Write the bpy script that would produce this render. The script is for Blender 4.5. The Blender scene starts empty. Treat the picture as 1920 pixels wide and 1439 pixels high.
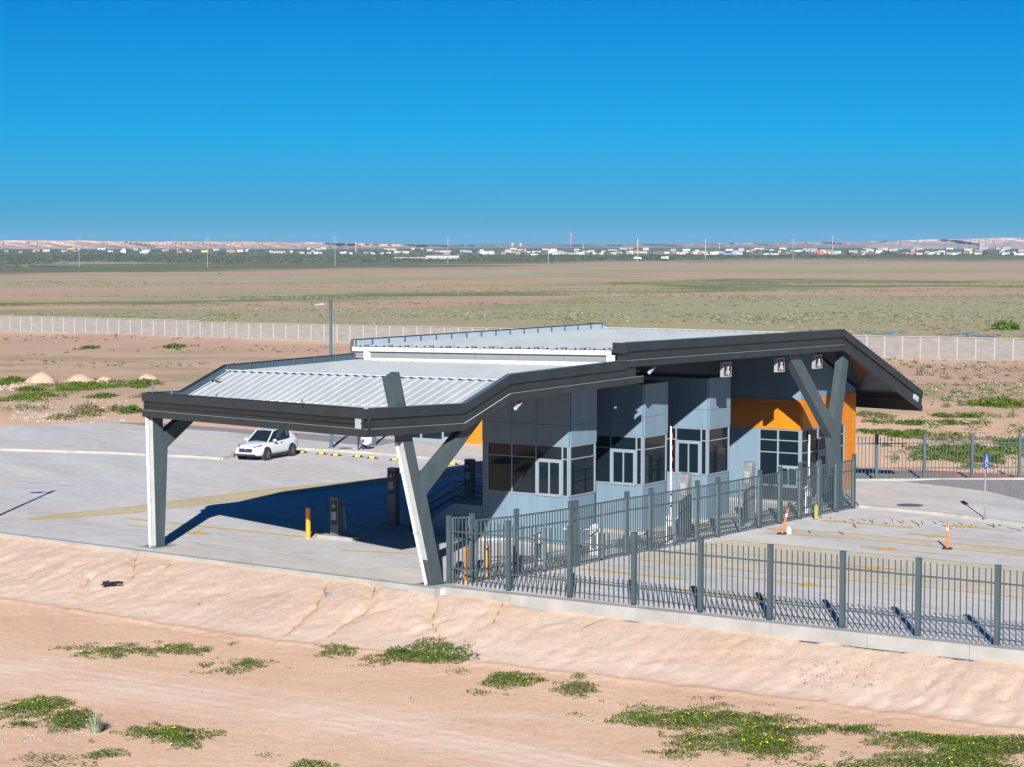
import bpy, math, random
import numpy as np
from mathutils import Vector, Matrix, noise
R = random.Random(7)
rad = math.radians
sc = bpy.context.scene
C = sc.collection

# ------------------------------------------------------------------ camera, sky, sun
FPX, CAMH, HORY = 3883.0, 12.5, 455.0
PITCH = math.atan((719.5 - HORY) / FPX)
cam_d = bpy.data.cameras.new('camera'); cam = bpy.data.objects.new('camera', cam_d); C.objects.link(cam)
cam.location = (0, 0, CAMH); cam.rotation_euler = (math.pi / 2 - PITCH, 0, 0)
cam_d.sensor_width = 36; cam_d.lens = FPX / 1920 * 36; cam_d.clip_start = .5; cam_d.clip_end = 30000
sc.camera = cam
SUN_EL, SUN_AZ = 25.0, 2.6                    # light travels towards +Y, a little to the right
w = bpy.data.worlds.new('World'); sc.world = w; w.use_nodes = True
nt = w.node_tree; nt.nodes.clear()
sky = nt.nodes.new('ShaderNodeTexSky'); sky.sky_type = 'NISHITA'; sky.sun_disc = False
sky.sun_elevation = rad(SUN_EL); sky.sun_rotation = rad(180 + SUN_AZ)
sky.air_density = 1.0; sky.dust_density = 0.0; sky.ozone_density = 4.0; sky.altitude = 1200
# deep clear-air blue: the sky is filtered by elevation, the same all round
tcw = nt.nodes.new('ShaderNodeTexCoord'); spw = nt.nodes.new('ShaderNodeSeparateXYZ'); nt.links.new(tcw.outputs['Generated'], spw.inputs[0])
fr = nt.nodes.new('ShaderNodeValToRGB'); fe = fr.color_ramp.elements
fe[0].position = 0; fe[0].color = (.052, .205, .41, 1); fe[1].position = 1; fe[1].color = (.02, .24, .44, 1)
for p_, c_ in ((.022, (.034, .222, .43)), (.055, (.010, .252, .45)), (.12, (.0, .228, .425)), (.35, (.004, .20, .40))):
    k_ = fe.new(p_); k_.color = (*c_, 1)
nt.links.new(spw.outputs[2], fr.inputs[0])
hs = nt.nodes.new('ShaderNodeMix'); hs.data_type = 'RGBA'; hs.blend_type = 'MULTIPLY'; hs.inputs['Factor'].default_value = 1
nt.links.new(fr.outputs[0], hs.inputs['B'])
bg = nt.nodes.new('ShaderNodeBackground'); bg.inputs['Strength'].default_value = .09
wo = nt.nodes.new('ShaderNodeOutputWorld')
nt.links.new(sky.outputs[0], hs.inputs['A']); nt.links.new(hs.outputs['Result'], bg.inputs[0]); nt.links.new(bg.outputs[0], wo.inputs[0])
sun_d = bpy.data.lights.new('sun', 'SUN'); sun = bpy.data.objects.new('sun', sun_d); C.objects.link(sun)
sun_d.energy = 5.0; sun_d.angle = rad(.5); sun_d.color = (1, .95, .90)
sdir = Vector((math.sin(rad(SUN_AZ)) * math.cos(rad(SUN_EL)), math.cos(rad(SUN_AZ)) * math.cos(rad(SUN_EL)), -math.sin(rad(SUN_EL))))
sun.rotation_euler = sdir.to_track_quat('-Z', 'Y').to_euler(); sun.location = (0, -20, 60)
sc.view_settings.view_transform = 'Standard'; sc.view_settings.look = 'None'
sc.view_settings.exposure = .95; sc.view_settings.gamma = 1; sc.view_settings.use_curve_mapping = False
HAZE = .00007
sc.cycles.max_bounces = 6; sc.cycles.diffuse_bounces = 2; sc.cycles.transparent_max_bounces = 8

# ------------------------------------------------------------------ survey helper: where a sight line meets a level
def G(px, py, z=0.0):
    u = (px - 960) / FPX; v = -(py - 719.5) / FPX
    c, s = math.cos(PITCH), math.sin(PITCH)
    d = (u, c + v * s, -s + v * c); t = (z - CAMH) / d[2]
    return (d[0] * t, d[1] * t, z)

# ------------------------------------------------------------------ object helpers
def tag(o, label=None, cat=None, group=None, kind=None):
    if label: o['label'] = label
    if cat: o['category'] = cat
    if group: o['group'] = group
    if kind: o['kind'] = kind
    return o
def thing(name, loc, label, cat, group=None, rz=0):
    o = bpy.data.objects.new(name, None); C.objects.link(o); o.location = loc; o.rotation_euler = (0, 0, rz)
    o.empty_display_size = .3
    o['_w'] = tuple(loc)
    return tag(o, label, cat, group)
def wloc(p):
    x = Vector((0, 0, 0))
    while p is not None: x += Vector(p.location); p = p.parent
    return x
def mesh_obj(name, verts, faces, m, parent=None, local=False, smooth=False, centre=True):
    """one mesh object; verts in world coordinates (or in the parent's when local)"""
    v = np.array(verts, dtype=float).reshape(-1, 3)
    if parent is not None and not local: v = v - np.array(wloc(parent))
    o_loc = np.zeros(3)
    if centre and len(v): o_loc = (v.min(0) + v.max(0)) / 2; o_loc[2] = v[:, 2].min(); v = v - o_loc
    me = bpy.data.meshes.new(name); me.from_pydata(v.tolist(), [], faces); me.update()
    if smooth: me.polygons.foreach_set('use_smooth', [True] * len(me.polygons))
    mats = m if isinstance(m, (list, tuple)) else [m]
    for k in mats: me.materials.append(k)
    o = bpy.data.objects.new(name, me); C.objects.link(o); o.location = o_loc
    if parent is not None: o.parent = parent
    return o
def share(name, src, loc, parent=None, rot=None, scale=None):
    o = src.copy(); o.name = name; C.objects.link(o); o.location = loc
    if rot is not None: o.rotation_euler = rot
    if scale is not None: o.scale = scale
    o.parent = parent
    return o
def copy_tree(o, parent=None):
    c = o.copy(); C.objects.link(c); c.parent = parent
    for ch in list(o.children): copy_tree(ch, c)
    return c
class MB:
    def __init__(s): s.v = []; s.f = []; s.mi = []
    def add(s, v, f, mi=0):
        n = len(s.v); s.v += [tuple(p) for p in v]; s.f += [tuple(i + n for i in q) for q in f]; s.mi += [mi] * len(f); return s
    def box(s, x0, x1, y0, y1, z0, z1, T=None, mi=0):
        p = [(x, y, z) for z in (z0, z1) for x, y in ((x0, y0), (x1, y0), (x1, y1), (x0, y1))]
        if T: p = [T(*q) for q in p]
        return s.add(p, [(0, 3, 2, 1), (4, 5, 6, 7), (0, 1, 5, 4), (1, 2, 6, 5), (2, 3, 7, 6), (3, 0, 4, 7)], mi)
    def beam(s, a, b, w_, h_, up=(0, 0, 1), mi=0):
        a = Vector(a); b = Vector(b); d = (b - a).normalized(); u = Vector(up)
        if abs(d.dot(u)) > .95: u = Vector((0, 1, 0)) if abs(d.y) < .9 else Vector((1, 0, 0))
        r = d.cross(u).normalized(); u = r.cross(d).normalized()
        p = []
        for c_ in (a, b):
            for i, j in ((-1, -1), (1, -1), (1, 1), (-1, 1)): p.append(c_ + r * i * w_ / 2 + u * j * h_ / 2)
        return s.add(p, [(0, 3, 2, 1), (4, 5, 6, 7), (0, 1, 5, 4), (1, 2, 6, 5), (2, 3, 7, 6), (3, 0, 4, 7)], mi)
    def tube(s, a, b, r0, r1=None, n=8, mi=0):
        r1 = r0 if r1 is None else r1
        a = Vector(a); b = Vector(b); d = (b - a).normalized(); u = Vector((0, 0, 1)) if abs(d.z) < .9 else Vector((1, 0, 0))
        x = d.cross(u).normalized(); y = d.cross(x)
        p = []
        for c_, r in ((a, r0), (b, r1)):
            for k in range(n):
                t = 2 * math.pi * k / n; p.append(c_ + x * math.cos(t) * r + y * math.sin(t) * r)
        f = [(k, (k + 1) % n, n + (k + 1) % n, n + k) for k in range(n)]
        f += [tuple(range(n))[::-1], tuple(range(n, 2 * n))]
        return s.add(p, f, mi)
    def prism(s, poly, T, t0, t1, mi=0):
        """poly in 2-D, T(p, q, t) -> xyz"""
        n = len(poly); p = [T(a, b, t0) for a, b in poly] + [T(a, b, t1) for a, b in poly]
        f = [tuple(range(n))[::-1], tuple(range(n, 2 * n))] + [(k, (k + 1) % n, n + (k + 1) % n, n + k) for k in range(n)]
        return s.add(p, f, mi)
    def sphere(s, c, r, n=10, m=6, mi=0, sq=(1, 1, 1)):
        p = [(c[0], c[1], c[2] - r * sq[2])]
        for i in range(1, m):
            a = -math.pi / 2 + math.pi * i / m
            for k in range(n):
                t = 2 * math.pi * k / n
                p.append((c[0] + r * sq[0] * math.cos(a) * math.cos(t), c[1] + r * sq[1] * math.cos(a) * math.sin(t), c[2] + r * sq[2] * math.sin(a)))
        p.append((c[0], c[1], c[2] + r * sq[2]))
        f = [(0, 1 + (k + 1) % n, 1 + k) for k in range(n)]
        for i in range(m - 2):
            for k in range(n):
                a_, b_ = 1 + i * n + k, 1 + i * n + (k + 1) % n; f.append((a_, b_, b_ + n, a_ + n))
        t = len(p) - 1; f += [(t, 1 + (m - 2) * n + k, 1 + (m - 2) * n + (k + 1) % n) for k in range(n)]
        return s.add(p, f, mi)
    def build(s, name, m, parent=None, local=False, smooth=False, centre=True):
        o = mesh_obj(name, s.v, s.f, m, parent, local, smooth, centre)
        if isinstance(m, (list, tuple)): o.data.polygons.foreach_set('material_index', s.mi)
        return o

# ------------------------------------------------------------------ materials
def mat(name, col, rough=.6, var=.0, scale=3.0, metal=0.0, bump=0.0, bscale=40.0, spec=.5, coat=0.0, col2=None, stretch=None, detail=5, emit=None, island=0.0):
    m = bpy.data.materials.new(name); m.use_nodes = True; t = m.node_tree; b = t.nodes['Principled BSDF']
    b.inputs['Base Color'].default_value = (*col, 1); b.inputs['Roughness'].default_value = rough
    b.inputs['Metallic'].default_value = metal; b.inputs['Specular IOR Level'].default_value = spec
    b.inputs['Coat Weight'].default_value = coat
    L = t.links.new; N = t.nodes.new
    g = N('ShaderNodeNewGeometry'); vec = g.outputs['Position']
    if stretch:
        mp = N('ShaderNodeMapping'); mp.inputs['Scale'].default_value = stretch[:3]
        if len(stretch) > 3: mp.inputs['Rotation'].default_value = (0, 0, stretch[3])
        L(vec, mp.inputs['Vector']); vec = mp.outputs[0]
    out = None
    if var or col2:
        n = N('ShaderNodeTexNoise'); n.inputs['Scale'].default_value = scale; n.inputs['Detail'].default_value = detail; n.inputs['Roughness'].default_value = .62
        L(vec, n.inputs['Vector'])
        r = N('ShaderNodeValToRGB'); r.color_ramp.elements[0].position = .32; r.color_ramp.elements[1].position = .68
        a = [max(0, c * (1 - var)) for c in col]; bb = list(col2) if col2 else [min(1, c * (1 + var)) for c in col]
        r.color_ramp.elements[0].color = (*a, 1); r.color_ramp.elements[1].color = (*bb, 1)
        L(n.outputs[0], r.inputs[0]); out = r.outputs[0]
        rr = N('ShaderNodeMapRange'); rr.inputs['To Min'].default_value = max(0, rough - .08); rr.inputs['To Max'].default_value = min(1, rough + .08)
        L(n.outputs[0], rr.inputs[0]); L(rr.outputs[0], b.inputs['Roughness'])
    if island:
        mx = N('ShaderNodeHueSaturation'); rg = N('ShaderNodeMapRange'); rg.inputs['To Min'].default_value = 1 - island; rg.inputs['To Max'].default_value = 1 + island
        L(g.outputs['Random Per Island'], rg.inputs[0]); L(rg.outputs[0], mx.inputs['Value'])
        if out: L(out, mx.inputs['Color'])
        else: mx.inputs['Color'].default_value = (*col, 1)
        out = mx.outputs[0]
    if out: L(out, b.inputs['Base Color'])
    if bump:
        n2 = N('ShaderNodeTexNoise'); n2.inputs['Scale'].default_value = bscale; n2.inputs['Detail'].default_value = 4
        L(vec, n2.inputs['Vector']); bp = N('ShaderNodeBump'); bp.inputs['Strength'].default_value = bump; bp.inputs['Distance'].default_value = .02
        L(n2.outputs[0], bp.inputs['Height']); L(bp.outputs[0], b.inputs['Normal'])
    if emit:
        b.inputs['Emission Color'].default_value = (*col, 1); b.inputs['Emission Strength'].default_value = emit
    return m
ROT = rad(-33.4)
def concrete_mat(name, base, joints=True):
    m = mat(name, base, .85, bump=.25, bscale=18)
    t = m.node_tree; b = t.nodes['Principled BSDF']; N = t.nodes.new; L = t.links.new
    g = N('ShaderNodeNewGeometry')
    mp = N('ShaderNodeMapping'); mp.inputs['Rotation'].default_value = (0, 0, rad(-33.2)); mp.inputs['Scale'].default_value = (1, 1, 1); L(g.outputs['Position'], mp.inputs[0])
    st = N('ShaderNodeMapping'); st.inputs['Scale'].default_value = (.28, .045, 1); L(mp.outputs[0], st.inputs[0])
    n1 = N('ShaderNodeTexNoise'); n1.inputs['Scale'].default_value = 1.6; n1.inputs['Detail'].default_value = 7; n1.inputs['Roughness'].default_value = .6; L(st.outputs[0], n1.inputs[0])
    n2 = N('ShaderNodeTexNoise'); n2.inputs['Scale'].default_value = .9; n2.inputs['Detail'].default_value = 9; n2.inputs['Roughness'].default_value = .7; L(g.outputs['Position'], n2.inputs[0])
    mx = N('ShaderNodeMath'); mx.operation = 'ADD'; L(n1.outputs[0], mx.inputs[0]); L(n2.outputs[0], mx.inputs[1])
    r = N('ShaderNodeMapRange'); r.inputs['From Min'].default_value = .7; r.inputs['From Max'].default_value = 1.3; r.inputs['To Min'].default_value = .80; r.inputs['To Max'].default_value = 1.16; L(mx.outputs[0], r.inputs[0])
    val = r.outputs[0]
    n4 = N('ShaderNodeTexNoise'); n4.inputs['Scale'].default_value = 2.3; n4.inputs['Detail'].default_value = 3; n4.inputs['Distortion'].default_value = 1.5; L(st.outputs[0], n4.inputs[0])
    r4 = N('ShaderNodeMapRange'); r4.inputs['From Min'].default_value = .62; r4.inputs['From Max'].default_value = .78; r4.inputs['To Min'].default_value = 1; r4.inputs['To Max'].default_value = .84; L(n4.outputs[0], r4.inputs[0])
    m4 = N('ShaderNodeMath'); m4.operation = 'MULTIPLY'; L(val, m4.inputs[0]); L(r4.outputs[0], m4.inputs[1]); val = m4.outputs[0]
    if joints:
        sp = N('ShaderNodeSeparateXYZ'); L(mp.outputs[0], sp.inputs[0])
        for i, per in ((0, 4.2), (1, 4.6)):
            q = N('ShaderNodeMath'); q.operation = 'PINGPONG'; q.inputs[1].default_value = per / 2; L(sp.outputs[i], q.inputs[0])
            c_ = N('ShaderNodeMapRange'); c_.inputs['From Min'].default_value = .012; c_.inputs['From Max'].default_value = .03; c_.inputs['To Min'].default_value = .8; c_.inputs['To Max'].default_value = 1; L(q.outputs[0], c_.inputs[0])
            mm = N('ShaderNodeMath'); mm.operation = 'MULTIPLY'; L(val, mm.inputs[0]); L(c_.outputs[0], mm.inputs[1]); val = mm.outputs[0]
    tm = N('ShaderNodeMapping'); tm.inputs['Rotation'].default_value = (0, 0, rad(8)); tm.inputs['Scale'].default_value = (.9, .05, 1); L(mp.outputs[0], tm.inputs[0])
    n5 = N('ShaderNodeTexNoise'); n5.inputs['Scale'].default_value = 2.2; n5.inputs['Detail'].default_value = 2; n5.inputs['Distortion'].default_value = .6; L(tm.outputs[0], n5.inputs[0])
    r5 = N('ShaderNodeMapRange'); r5.inputs['From Min'].default_value = .66; r5.inputs['From Max'].default_value = .74; r5.inputs['To Min'].default_value = 1; r5.inputs['To Max'].default_value = .86; L(n5.outputs[0], r5.inputs[0])
    n6 = N('ShaderNodeTexNoise'); n6.inputs['Scale'].default_value = .55; n6.inputs['Detail'].default_value = 6; n6.inputs['Roughness'].default_value = .75; L(g.outputs['Position'], n6.inputs[0])
    r6 = N('ShaderNodeMapRange'); r6.inputs['From Min'].default_value = .60; r6.inputs['From Max'].default_value = .72; r6.inputs['To Min'].default_value = 1; r6.inputs['To Max'].default_value = .88; L(n6.outputs[0], r6.inputs[0])
    for q_ in (r5, r6):
        m5 = N('ShaderNodeMath'); m5.operation = 'MULTIPLY'; L(val, m5.inputs[0]); L(q_.outputs[0], m5.inputs[1]); val = m5.outputs[0]
    n3 = N('ShaderNodeTexNoise'); n3.inputs['Scale'].default_value = .12; n3.inputs['Detail'].default_value = 3; L(g.outputs['Position'], n3.inputs[0])
    cr = N('ShaderNodeValToRGB'); cr.color_ramp.elements[0].position = .35; cr.color_ramp.elements[1].position = .65
    cr.color_ramp.elements[0].color = (*base, 1); cr.color_ramp.elements[1].color = (base[0] * 1.06, base[1] * .99, base[2] * .90, 1); L(n3.outputs[0], cr.inputs[0])
    mc = N('ShaderNodeMix'); mc.data_type = 'RGBA'; mc.blend_type = 'MULTIPLY'; mc.inputs['Factor'].default_value = 1
    L(cr.outputs[0], mc.inputs['A']); L(val, mc.inputs['B']); L(mc.outputs['Result'], b.inputs['Base Color'])
    return m
M = {}
M['concrete'] = concrete_mat('concrete_slab', (.45, .457, .465))
M['walk'] = concrete_mat('walkway_concrete', (.45, .452, .452))
M['kerb'] = mat('kerb_concrete', (.31, .30, .27), .9, var=.16, scale=1.3, bump=.3, bscale=25)
M['foot'] = mat('footing_concrete', (.27, .268, .255), .9, var=.14, scale=.9, bump=.3, bscale=22)
M['white_line'] = mat('white_line_paint', (.62, .63, .62), .7, var=.25, scale=5)
M['yellow_line'] = mat('yellow_line_paint', (.58, .36, .02), .7, var=.2, scale=4, col2=(.60, .42, .08))
M['yellow_worn'] = mat('worn_yellow_paint', (.56, .42, .12), .8, var=.2, scale=3)
M['fascia'] = mat('charcoal_fascia_metal', (.016, .022, .024), .48, var=.22, scale=1.6, spec=.5)
M['fascia_in'] = mat('fascia_inner_blue_grey', (.05, .085, .12), .5, var=.1, scale=1)
M['trim'] = mat('pale_metal_trim', (.26, .28, .29), .4, var=.1, scale=2)
M['soffit'] = mat('black_gloss_soffit', (.016, .015, .014), .16, var=.1, scale=.5, spec=.45)
M['roof'] = mat('white_roof_sheet', (.30, .335, .35), .6, var=.07, scale=.9, stretch=(1, .2, 1, ROT), spec=.2)
M['roof_white'] = mat('white_painted_beam', (.50, .51, .51), .5, var=.04, scale=2)
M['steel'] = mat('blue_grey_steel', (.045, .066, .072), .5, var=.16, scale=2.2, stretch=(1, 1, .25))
M['steel_sunlit'] = mat('sunlit_front_steel', (.33, .36, .36), .5, var=.08, scale=1.5)
M['fence'] = mat('fence_blue_grey', (.042, .066, .075), .5, var=.12, scale=1.5)
M['wall_blue'] = mat('pale_blue_wall_panel', (.130, .198, .250), .5, var=.09, scale=1.4, bump=.04, bscale=6, stretch=(1.2, 1.2, .18))
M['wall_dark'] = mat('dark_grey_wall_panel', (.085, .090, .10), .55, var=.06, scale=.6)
M['orange'] = mat('orange_wall_panel', (.50, .165, .004), .42, var=.10, scale=1.4, stretch=(1.2, 1.2, .2))
M['frame'] = mat('white_window_frame', (.19, .235, .275), .4, var=.04, scale=2)
M['glass'] = mat('dark_tinted_glass', (.006, .013, .018), .03, spec=.32, coat=0.0)
M['glass'].node_tree.nodes['Principled BSDF'].inputs['IOR'].default_value = 1.5
M['dark'] = mat('black_painted_metal', (.02, .022, .025), .5, var=.1, scale=3)
M['totem'] = mat('grey_reader_housing', (.10, .11, .12), .45, var=.15, scale=2)
M['galv'] = mat('galvanised_cladding', (.22, .24, .25), .38, var=.35, scale=2.5, metal=.3)
M['orange_paint'] = mat('orange_post_paint', (.80, .28, .015), .5, var=.06, scale=5)
M['orange_plastic'] = mat('orange_plastic', (.85, .13, .015), .45, var=.05, scale=5)
M['white_plastic'] = mat('white_plastic', (.55, .55, .54), .45, var=.04, scale=5)
M['red_paint'] = mat('red_paint', (.55, .02, .03), .5, var=.06, scale=5)
M['rubber'] = mat('black_rubber', (.02, .02, .02), .8, var=.15, scale=8)
M['yellow_plastic'] = mat('yellow_reflective_strip', (.80, .52, .02), .5, var=.05, scale=5)
M['blue_sign'] = mat('blue_sign_face', (.004, .05, .36), .4, var=.03, scale=5)
M['car_white'] = mat('white_car_paint', (.50, .55, .60), .22, var=.02, scale=2, coat=.6)
M['car_glass'] = mat('car_window_glass', (.01, .016, .018), .05, spec=1.0, coat=.8)
M['rim'] = mat('dark_alloy_rim', (.22, .22, .21), .35, var=.1, scale=10, metal=.6)
M['tail'] = mat('red_tail_lamp', (.30, .01, .02), .2, coat=.5)
M['lamp_glass'] = mat('headlamp_lens', (.65, .66, .70), .12, coat=1)
M['block'] = mat('grey_block_wall', (.20, .188, .172), .95, var=.16, scale=.9, stretch=(1, 1, 5), bump=.2, bscale=8)
M['block_post'] = mat('pale_wall_pilaster', (.27, .27, .26), .9, var=.08, scale=1)
M['skin'] = mat('skin', (.42, .24, .16), .6, var=.04, scale=9)
M['denim'] = mat('dark_trousers', (.025, .026, .035), .85, var=.1, scale=9)
M['shirt'] = mat('blue_shirt', (.05, .10, .24), .8, var=.1, scale=9)
M['hair'] = mat('dark_hair', (.02, .015, .012), .8, var=.1, scale=20)
M['bag'] = mat('black_plastic_sheet', (.02, .02, .024), .3, var=.2, scale=12)
M['stem'] = mat('dry_stem', (.25, .19, .11), .9, var=.2, scale=8)
M['leaf'] = mat('green_leaf', (.062, .108, .010), .7, var=.3, scale=1.2, island=.3, spec=.25)
M['leaf_bright'] = mat('bright_green_leaf', (.085, .13, .012), .6, var=.3, scale=1.2, island=.4, spec=.25)
M['leaf_dull'] = mat('dull_green_leaf', (.15, .145, .065), .7, var=.3, scale=1.2, island=.4, spec=.2)
M['leaf_sage'] = mat('sage_leaf', (.195, .195, .115), .75, var=.25, scale=.8, island=.4, spec=.2)
M['leaf_grey'] = mat('grey_green_blade', (.24, .30, .19), .6, var=.2, scale=4, island=.3, spec=.3)
M['flower'] = mat('yellow_flower', (.55, .50, .01), .6, island=.15)
M['scrub'] = mat('far_scrub_leaf', (.075, .092, .055), .9, var=.3, scale=.05, island=.35, spec=.1)
M['gravel'] = mat('grey_gravel', (.22, .21, .215), .95, var=.45, scale=9, detail=2, bump=.6, bscale=30)
M['gravel_red'] = mat('red_gravel', (.38, .16, .12), .95, var=.4, scale=9, detail=2, bump=.6, bscale=30)
M['stone'] = mat('pale_stone', (.33, .28, .22), .9, var=.2, scale=3, island=.3)
M['iron'] = mat('cast_iron_cover', (.10, .10, .105), .6, var=.2, scale=8)
M['water'] = mat('standing_water', (.03, .05, .08), .04, spec=.8, var=.1, scale=.4)

# ------------------------------------------------------------------ frames of reference
O = np.array([-2.8748636, 74.74963791, 0.0]); A = np.array([0.776578761, -0.630020181, 0]); B = np.array([0.63002018, 0.77657876, 0])
def LW(a, b, z=0): p = O + A * a + B * b; return (p[0], p[1], z)
def WL(p): q = np.array([p[0], p[1], 0]) - O; return float(q @ A), float(q @ B)
TH = rad(56.8)
U = np.array([-math.sin(TH), math.cos(TH), 0]); S = np.array([math.cos(TH), math.sin(TH), 0])
def frameT(P0):
    P0 = np.array([P0[0], P0[1], 0.0])
    def T(u, s, z): p = P0 + U * u + S * s; return (p[0], p[1], z)
    return T

# ------------------------------------------------------------------ ground: one sheet to the horizon
TOE = -1.45
F1a, F1b = np.array(G(0, 1000)[:2]), np.array(G(830, 1105)[:2])
F2a, F2b = np.array(G(836, 1104)[:2]), np.array(G(1920, 1224)[:2])
d1h = (F1b - F1a) / np.linalg.norm(F1b - F1a)
d2h = (F2b - F2a) / np.linalg.norm(F2b - F2a)
def sdist(x, y):
    r = []
    for a, b in ((F1a, F1b), (F2a, F2b)):
        d = (b - a) / np.linalg.norm(b - a); r.append((x - a[0]) * d[1] - (y - a[1]) * d[0])
    return np.maximum(r[0], r[1])
def vnoise(x, y, s, seed=0, oct=4):
    """smooth value noise, numpy"""
    out = np.zeros_like(x, dtype=float); amp = 1.0; tot = 0
    for o in range(oct):
        xs = x * s; ys = y * s; xi = np.floor(xs).astype(np.int64); yi = np.floor(ys).astype(np.int64); fx = xs - xi; fy = ys - yi
        fx = fx * fx * (3 - 2 * fx); fy = fy * fy * (3 - 2 * fy)
        def h(i, j):
            n = (i * 374761393 + j * 668265263 + seed * 1442695 + o * 97531) & 0x7fffffff
            n = ((n ^ (n >> 13)) * 1274126177) & 0x7fffffff; return ((n ^ (n >> 16)) & 0xffff) / 65535.0
        v = (h(xi, yi) * (1 - fx) + h(xi + 1, yi) * fx) * (1 - fy) + (h(xi, yi + 1) * (1 - fx) + h(xi + 1, yi + 1) * fx) * fy
        out += (v - .5) * 2 * amp; tot += amp; amp *= .5; s = s * 2.03
    return out / tot
def seg_dist(x, y, pts):
    d = np.full_like(x, 1e9); tt = np.zeros_like(x)
    for k in range(len(pts) - 1):
        a, b = np.array(pts[k]), np.array(pts[k + 1]); ab = b - a; t = np.clip(((x - a[0]) * ab[0] + (y - a[1]) * ab[1]) / (ab @ ab), 0, 1)
        dd = np.hypot(x - a[0] - ab[0] * t, y - a[1] - ab[1] * t); m = dd < d; tt = np.where(m, (k + t) / (len(pts) - 1), tt); d = np.where(m, dd, d)
    return d, tt
def onbank(px, py):     # where a sight line meets the bank, three rounds
    z = -1.0
    for _ in range(12):
        p = G(px, py, z); z = .5 * z + .5 * float(height(np.array([p[0]]), np.array([p[1]]), False)[0])
    return p[0], p[1]
def height(x, y, fine=True):
    s = sdist(x, y)
    left = np.clip((6 - x) / 16, 0, 1)
    w_ = 3.7 + 1.5 * left
    top = -.10 - .24 * np.clip((x + 3) / 5, 0, 1)
    t = np.clip(s / w_, 0, 1); t = t * t * (3 - 2 * t) * .2 + t * .8
    z = top + (TOE - top) * t
    if fine:
        bank = np.exp(-((s - w_ * .5) / (w_ * .5)) ** 2)
        on = np.clip(s * 2, 0, 1) * (.32 + .68 * np.clip(bank * 2, 0, 1)); z = z + vnoise(x, y, .35, 1) * .12 * bank * (.35 + .65 * left) + vnoise(x, y, .9, 2) * .045 * on + vnoise(x, y, 4, 3, 3) * .030 * on
        z = z - .05 * np.clip(vnoise(x + 3 * y, y, .5, 8) - .15, 0, 1) * bank
        q_ = x * d1h[0] + y * d1h[1]; rill = np.abs(vnoise(q_ + .5 * vnoise(x, y, .8, 51), s * .18, .9, 52, 3)); z = z - .10 * np.clip(.22 - rill, 0, 1) / .22 * np.clip(vnoise(x, y, .15, 53) + .45, 0, 1) * bank
        z = z + vnoise(x, y, 7.0, 54, 2) * .018 * on
        z = z + .04 * np.exp(-((s - w_ - .25) / .25) ** 2)
        for g_ in GULLY:
            d, tt = seg_dist(x + .12 * vnoise(x, y, 1.6, 5), y + .12 * vnoise(x, y, 1.6, 6), g_)
            z = z - g_dep[id(g_)] * np.exp(-(d / (.10 + .08 * (1 - tt))) ** 2) * (1 - .5 * tt)
        for a_ in UNDER:
            d, tt = seg_dist(x, y, a_); z = z - .34 * np.exp(-(d / .19) ** 2)
    far = -.12 - .35 * np.clip((y - 150) / 120, 0, 1)
    z = np.where(s < -.6, -.55, z)
    back = np.clip((y - 112 + .0 * x) / 3, 0, 1)
    rightb = ((x > 15.0) & (y > 103.4)) | (y > 113)
    z = np.where(rightb, far + (vnoise(x, y, .1, 9) * .12 if fine else 0), z)
    leftpad = (x < 3) & (y > 113) & (y < LB(x))
    z = np.where(leftpad, -.6, z)
    return z
def LB(x):  # back edge of the slab on the left
    xs = [-200, G(0, 803)[0], G(205, 795)[0], G(300, 800)[0], G(480, 812)[0], 0, 12, 15]
    ys = [G(0, 803)[1] - 20, G(0, 803)[1], G(205, 795)[1], G(300, 800)[1], G(480, 812)[1], 133, 108, 108]
    return np.interp(x, xs, ys)
GULLY = []; UNDER = []; g_dep = {}
g_px = [([(168, 1080), (150, 1110), (128, 1145)], .16), ([(635, 1090), (590, 1140), (535, 1188)], .12), ([(708, 1108), (690, 1140), (650, 1165), (615, 1192)], .14),
        ([(820, 1112), (818, 1135), (806, 1160), (822, 1185), (822, 1205)], .15), ([(260, 1050), (250, 1085)], .12), ([(960, 1135), (925, 1170)], .06), ([(1130, 1160), (1090, 1180)], .05)]
tmp = []
for pts, dep in g_px: tmp.append(([onbank(*p) for p in pts], dep))
for g_, dep in tmp: GULLY.append(g_); g_dep[id(g_)] = dep
for pts in ([(775, 1110), (815, 1124), (834, 1112)], [(1000, 1139), (1050, 1145)], [(1196, 1166), (1215, 1167)], [(1540, 1198), (1562, 1201)], [(1625, 1204), (1720, 1222)], [(1795, 1228), (1845, 1235)]):
    q_ = []
    for px, py in pts:
        p_ = np.array(onbank(px, py)); s_0 = float(sdist(np.array([p_[0]]), np.array([p_[1]]))[0]); q_.append(tuple(p_ - np.array([d2h[1], -d2h[0]]) * (s_0 + .16)))
    UNDER.append(q_)

def axis(parts):
    r = []
    for a, b, st in parts: r += list(np.arange(a, b, st))
    return r
def geo(a, b, n): return list(np.sign(a) * np.geomspace(abs(a), abs(b), n))
xs = geo(-7000, -110, 34) + axis([(-100, -26, 2.5), (-26, 26, .135), (26, 110, 2.5)]) + geo(112, 7000, 34)
ys = list(np.linspace(-400, 20, 12)) + axis([(26, 53, 3), (53, 92, .135), (92, 240, 1.6)]) + geo(244, 9000, 70)
xs = np.array(sorted(xs)); ys = np.array(sorted(ys)); nx, ny = len(xs), len(ys)
X, Y = np.meshgrid(xs, ys)
Z = height(X.ravel(), Y.ravel()).reshape(X.shape)
me = bpy.data.meshes.new('ground')
co = np.stack([X, Y, Z], -1).reshape(-1, 3)
idx = np.arange(nx * ny).reshape(ny, nx)
quads = np.stack([idx[:-1, :-1], idx[:-1, 1:], idx[1:, 1:], idx[1:, :-1]], -1).reshape(-1, 4)
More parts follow.
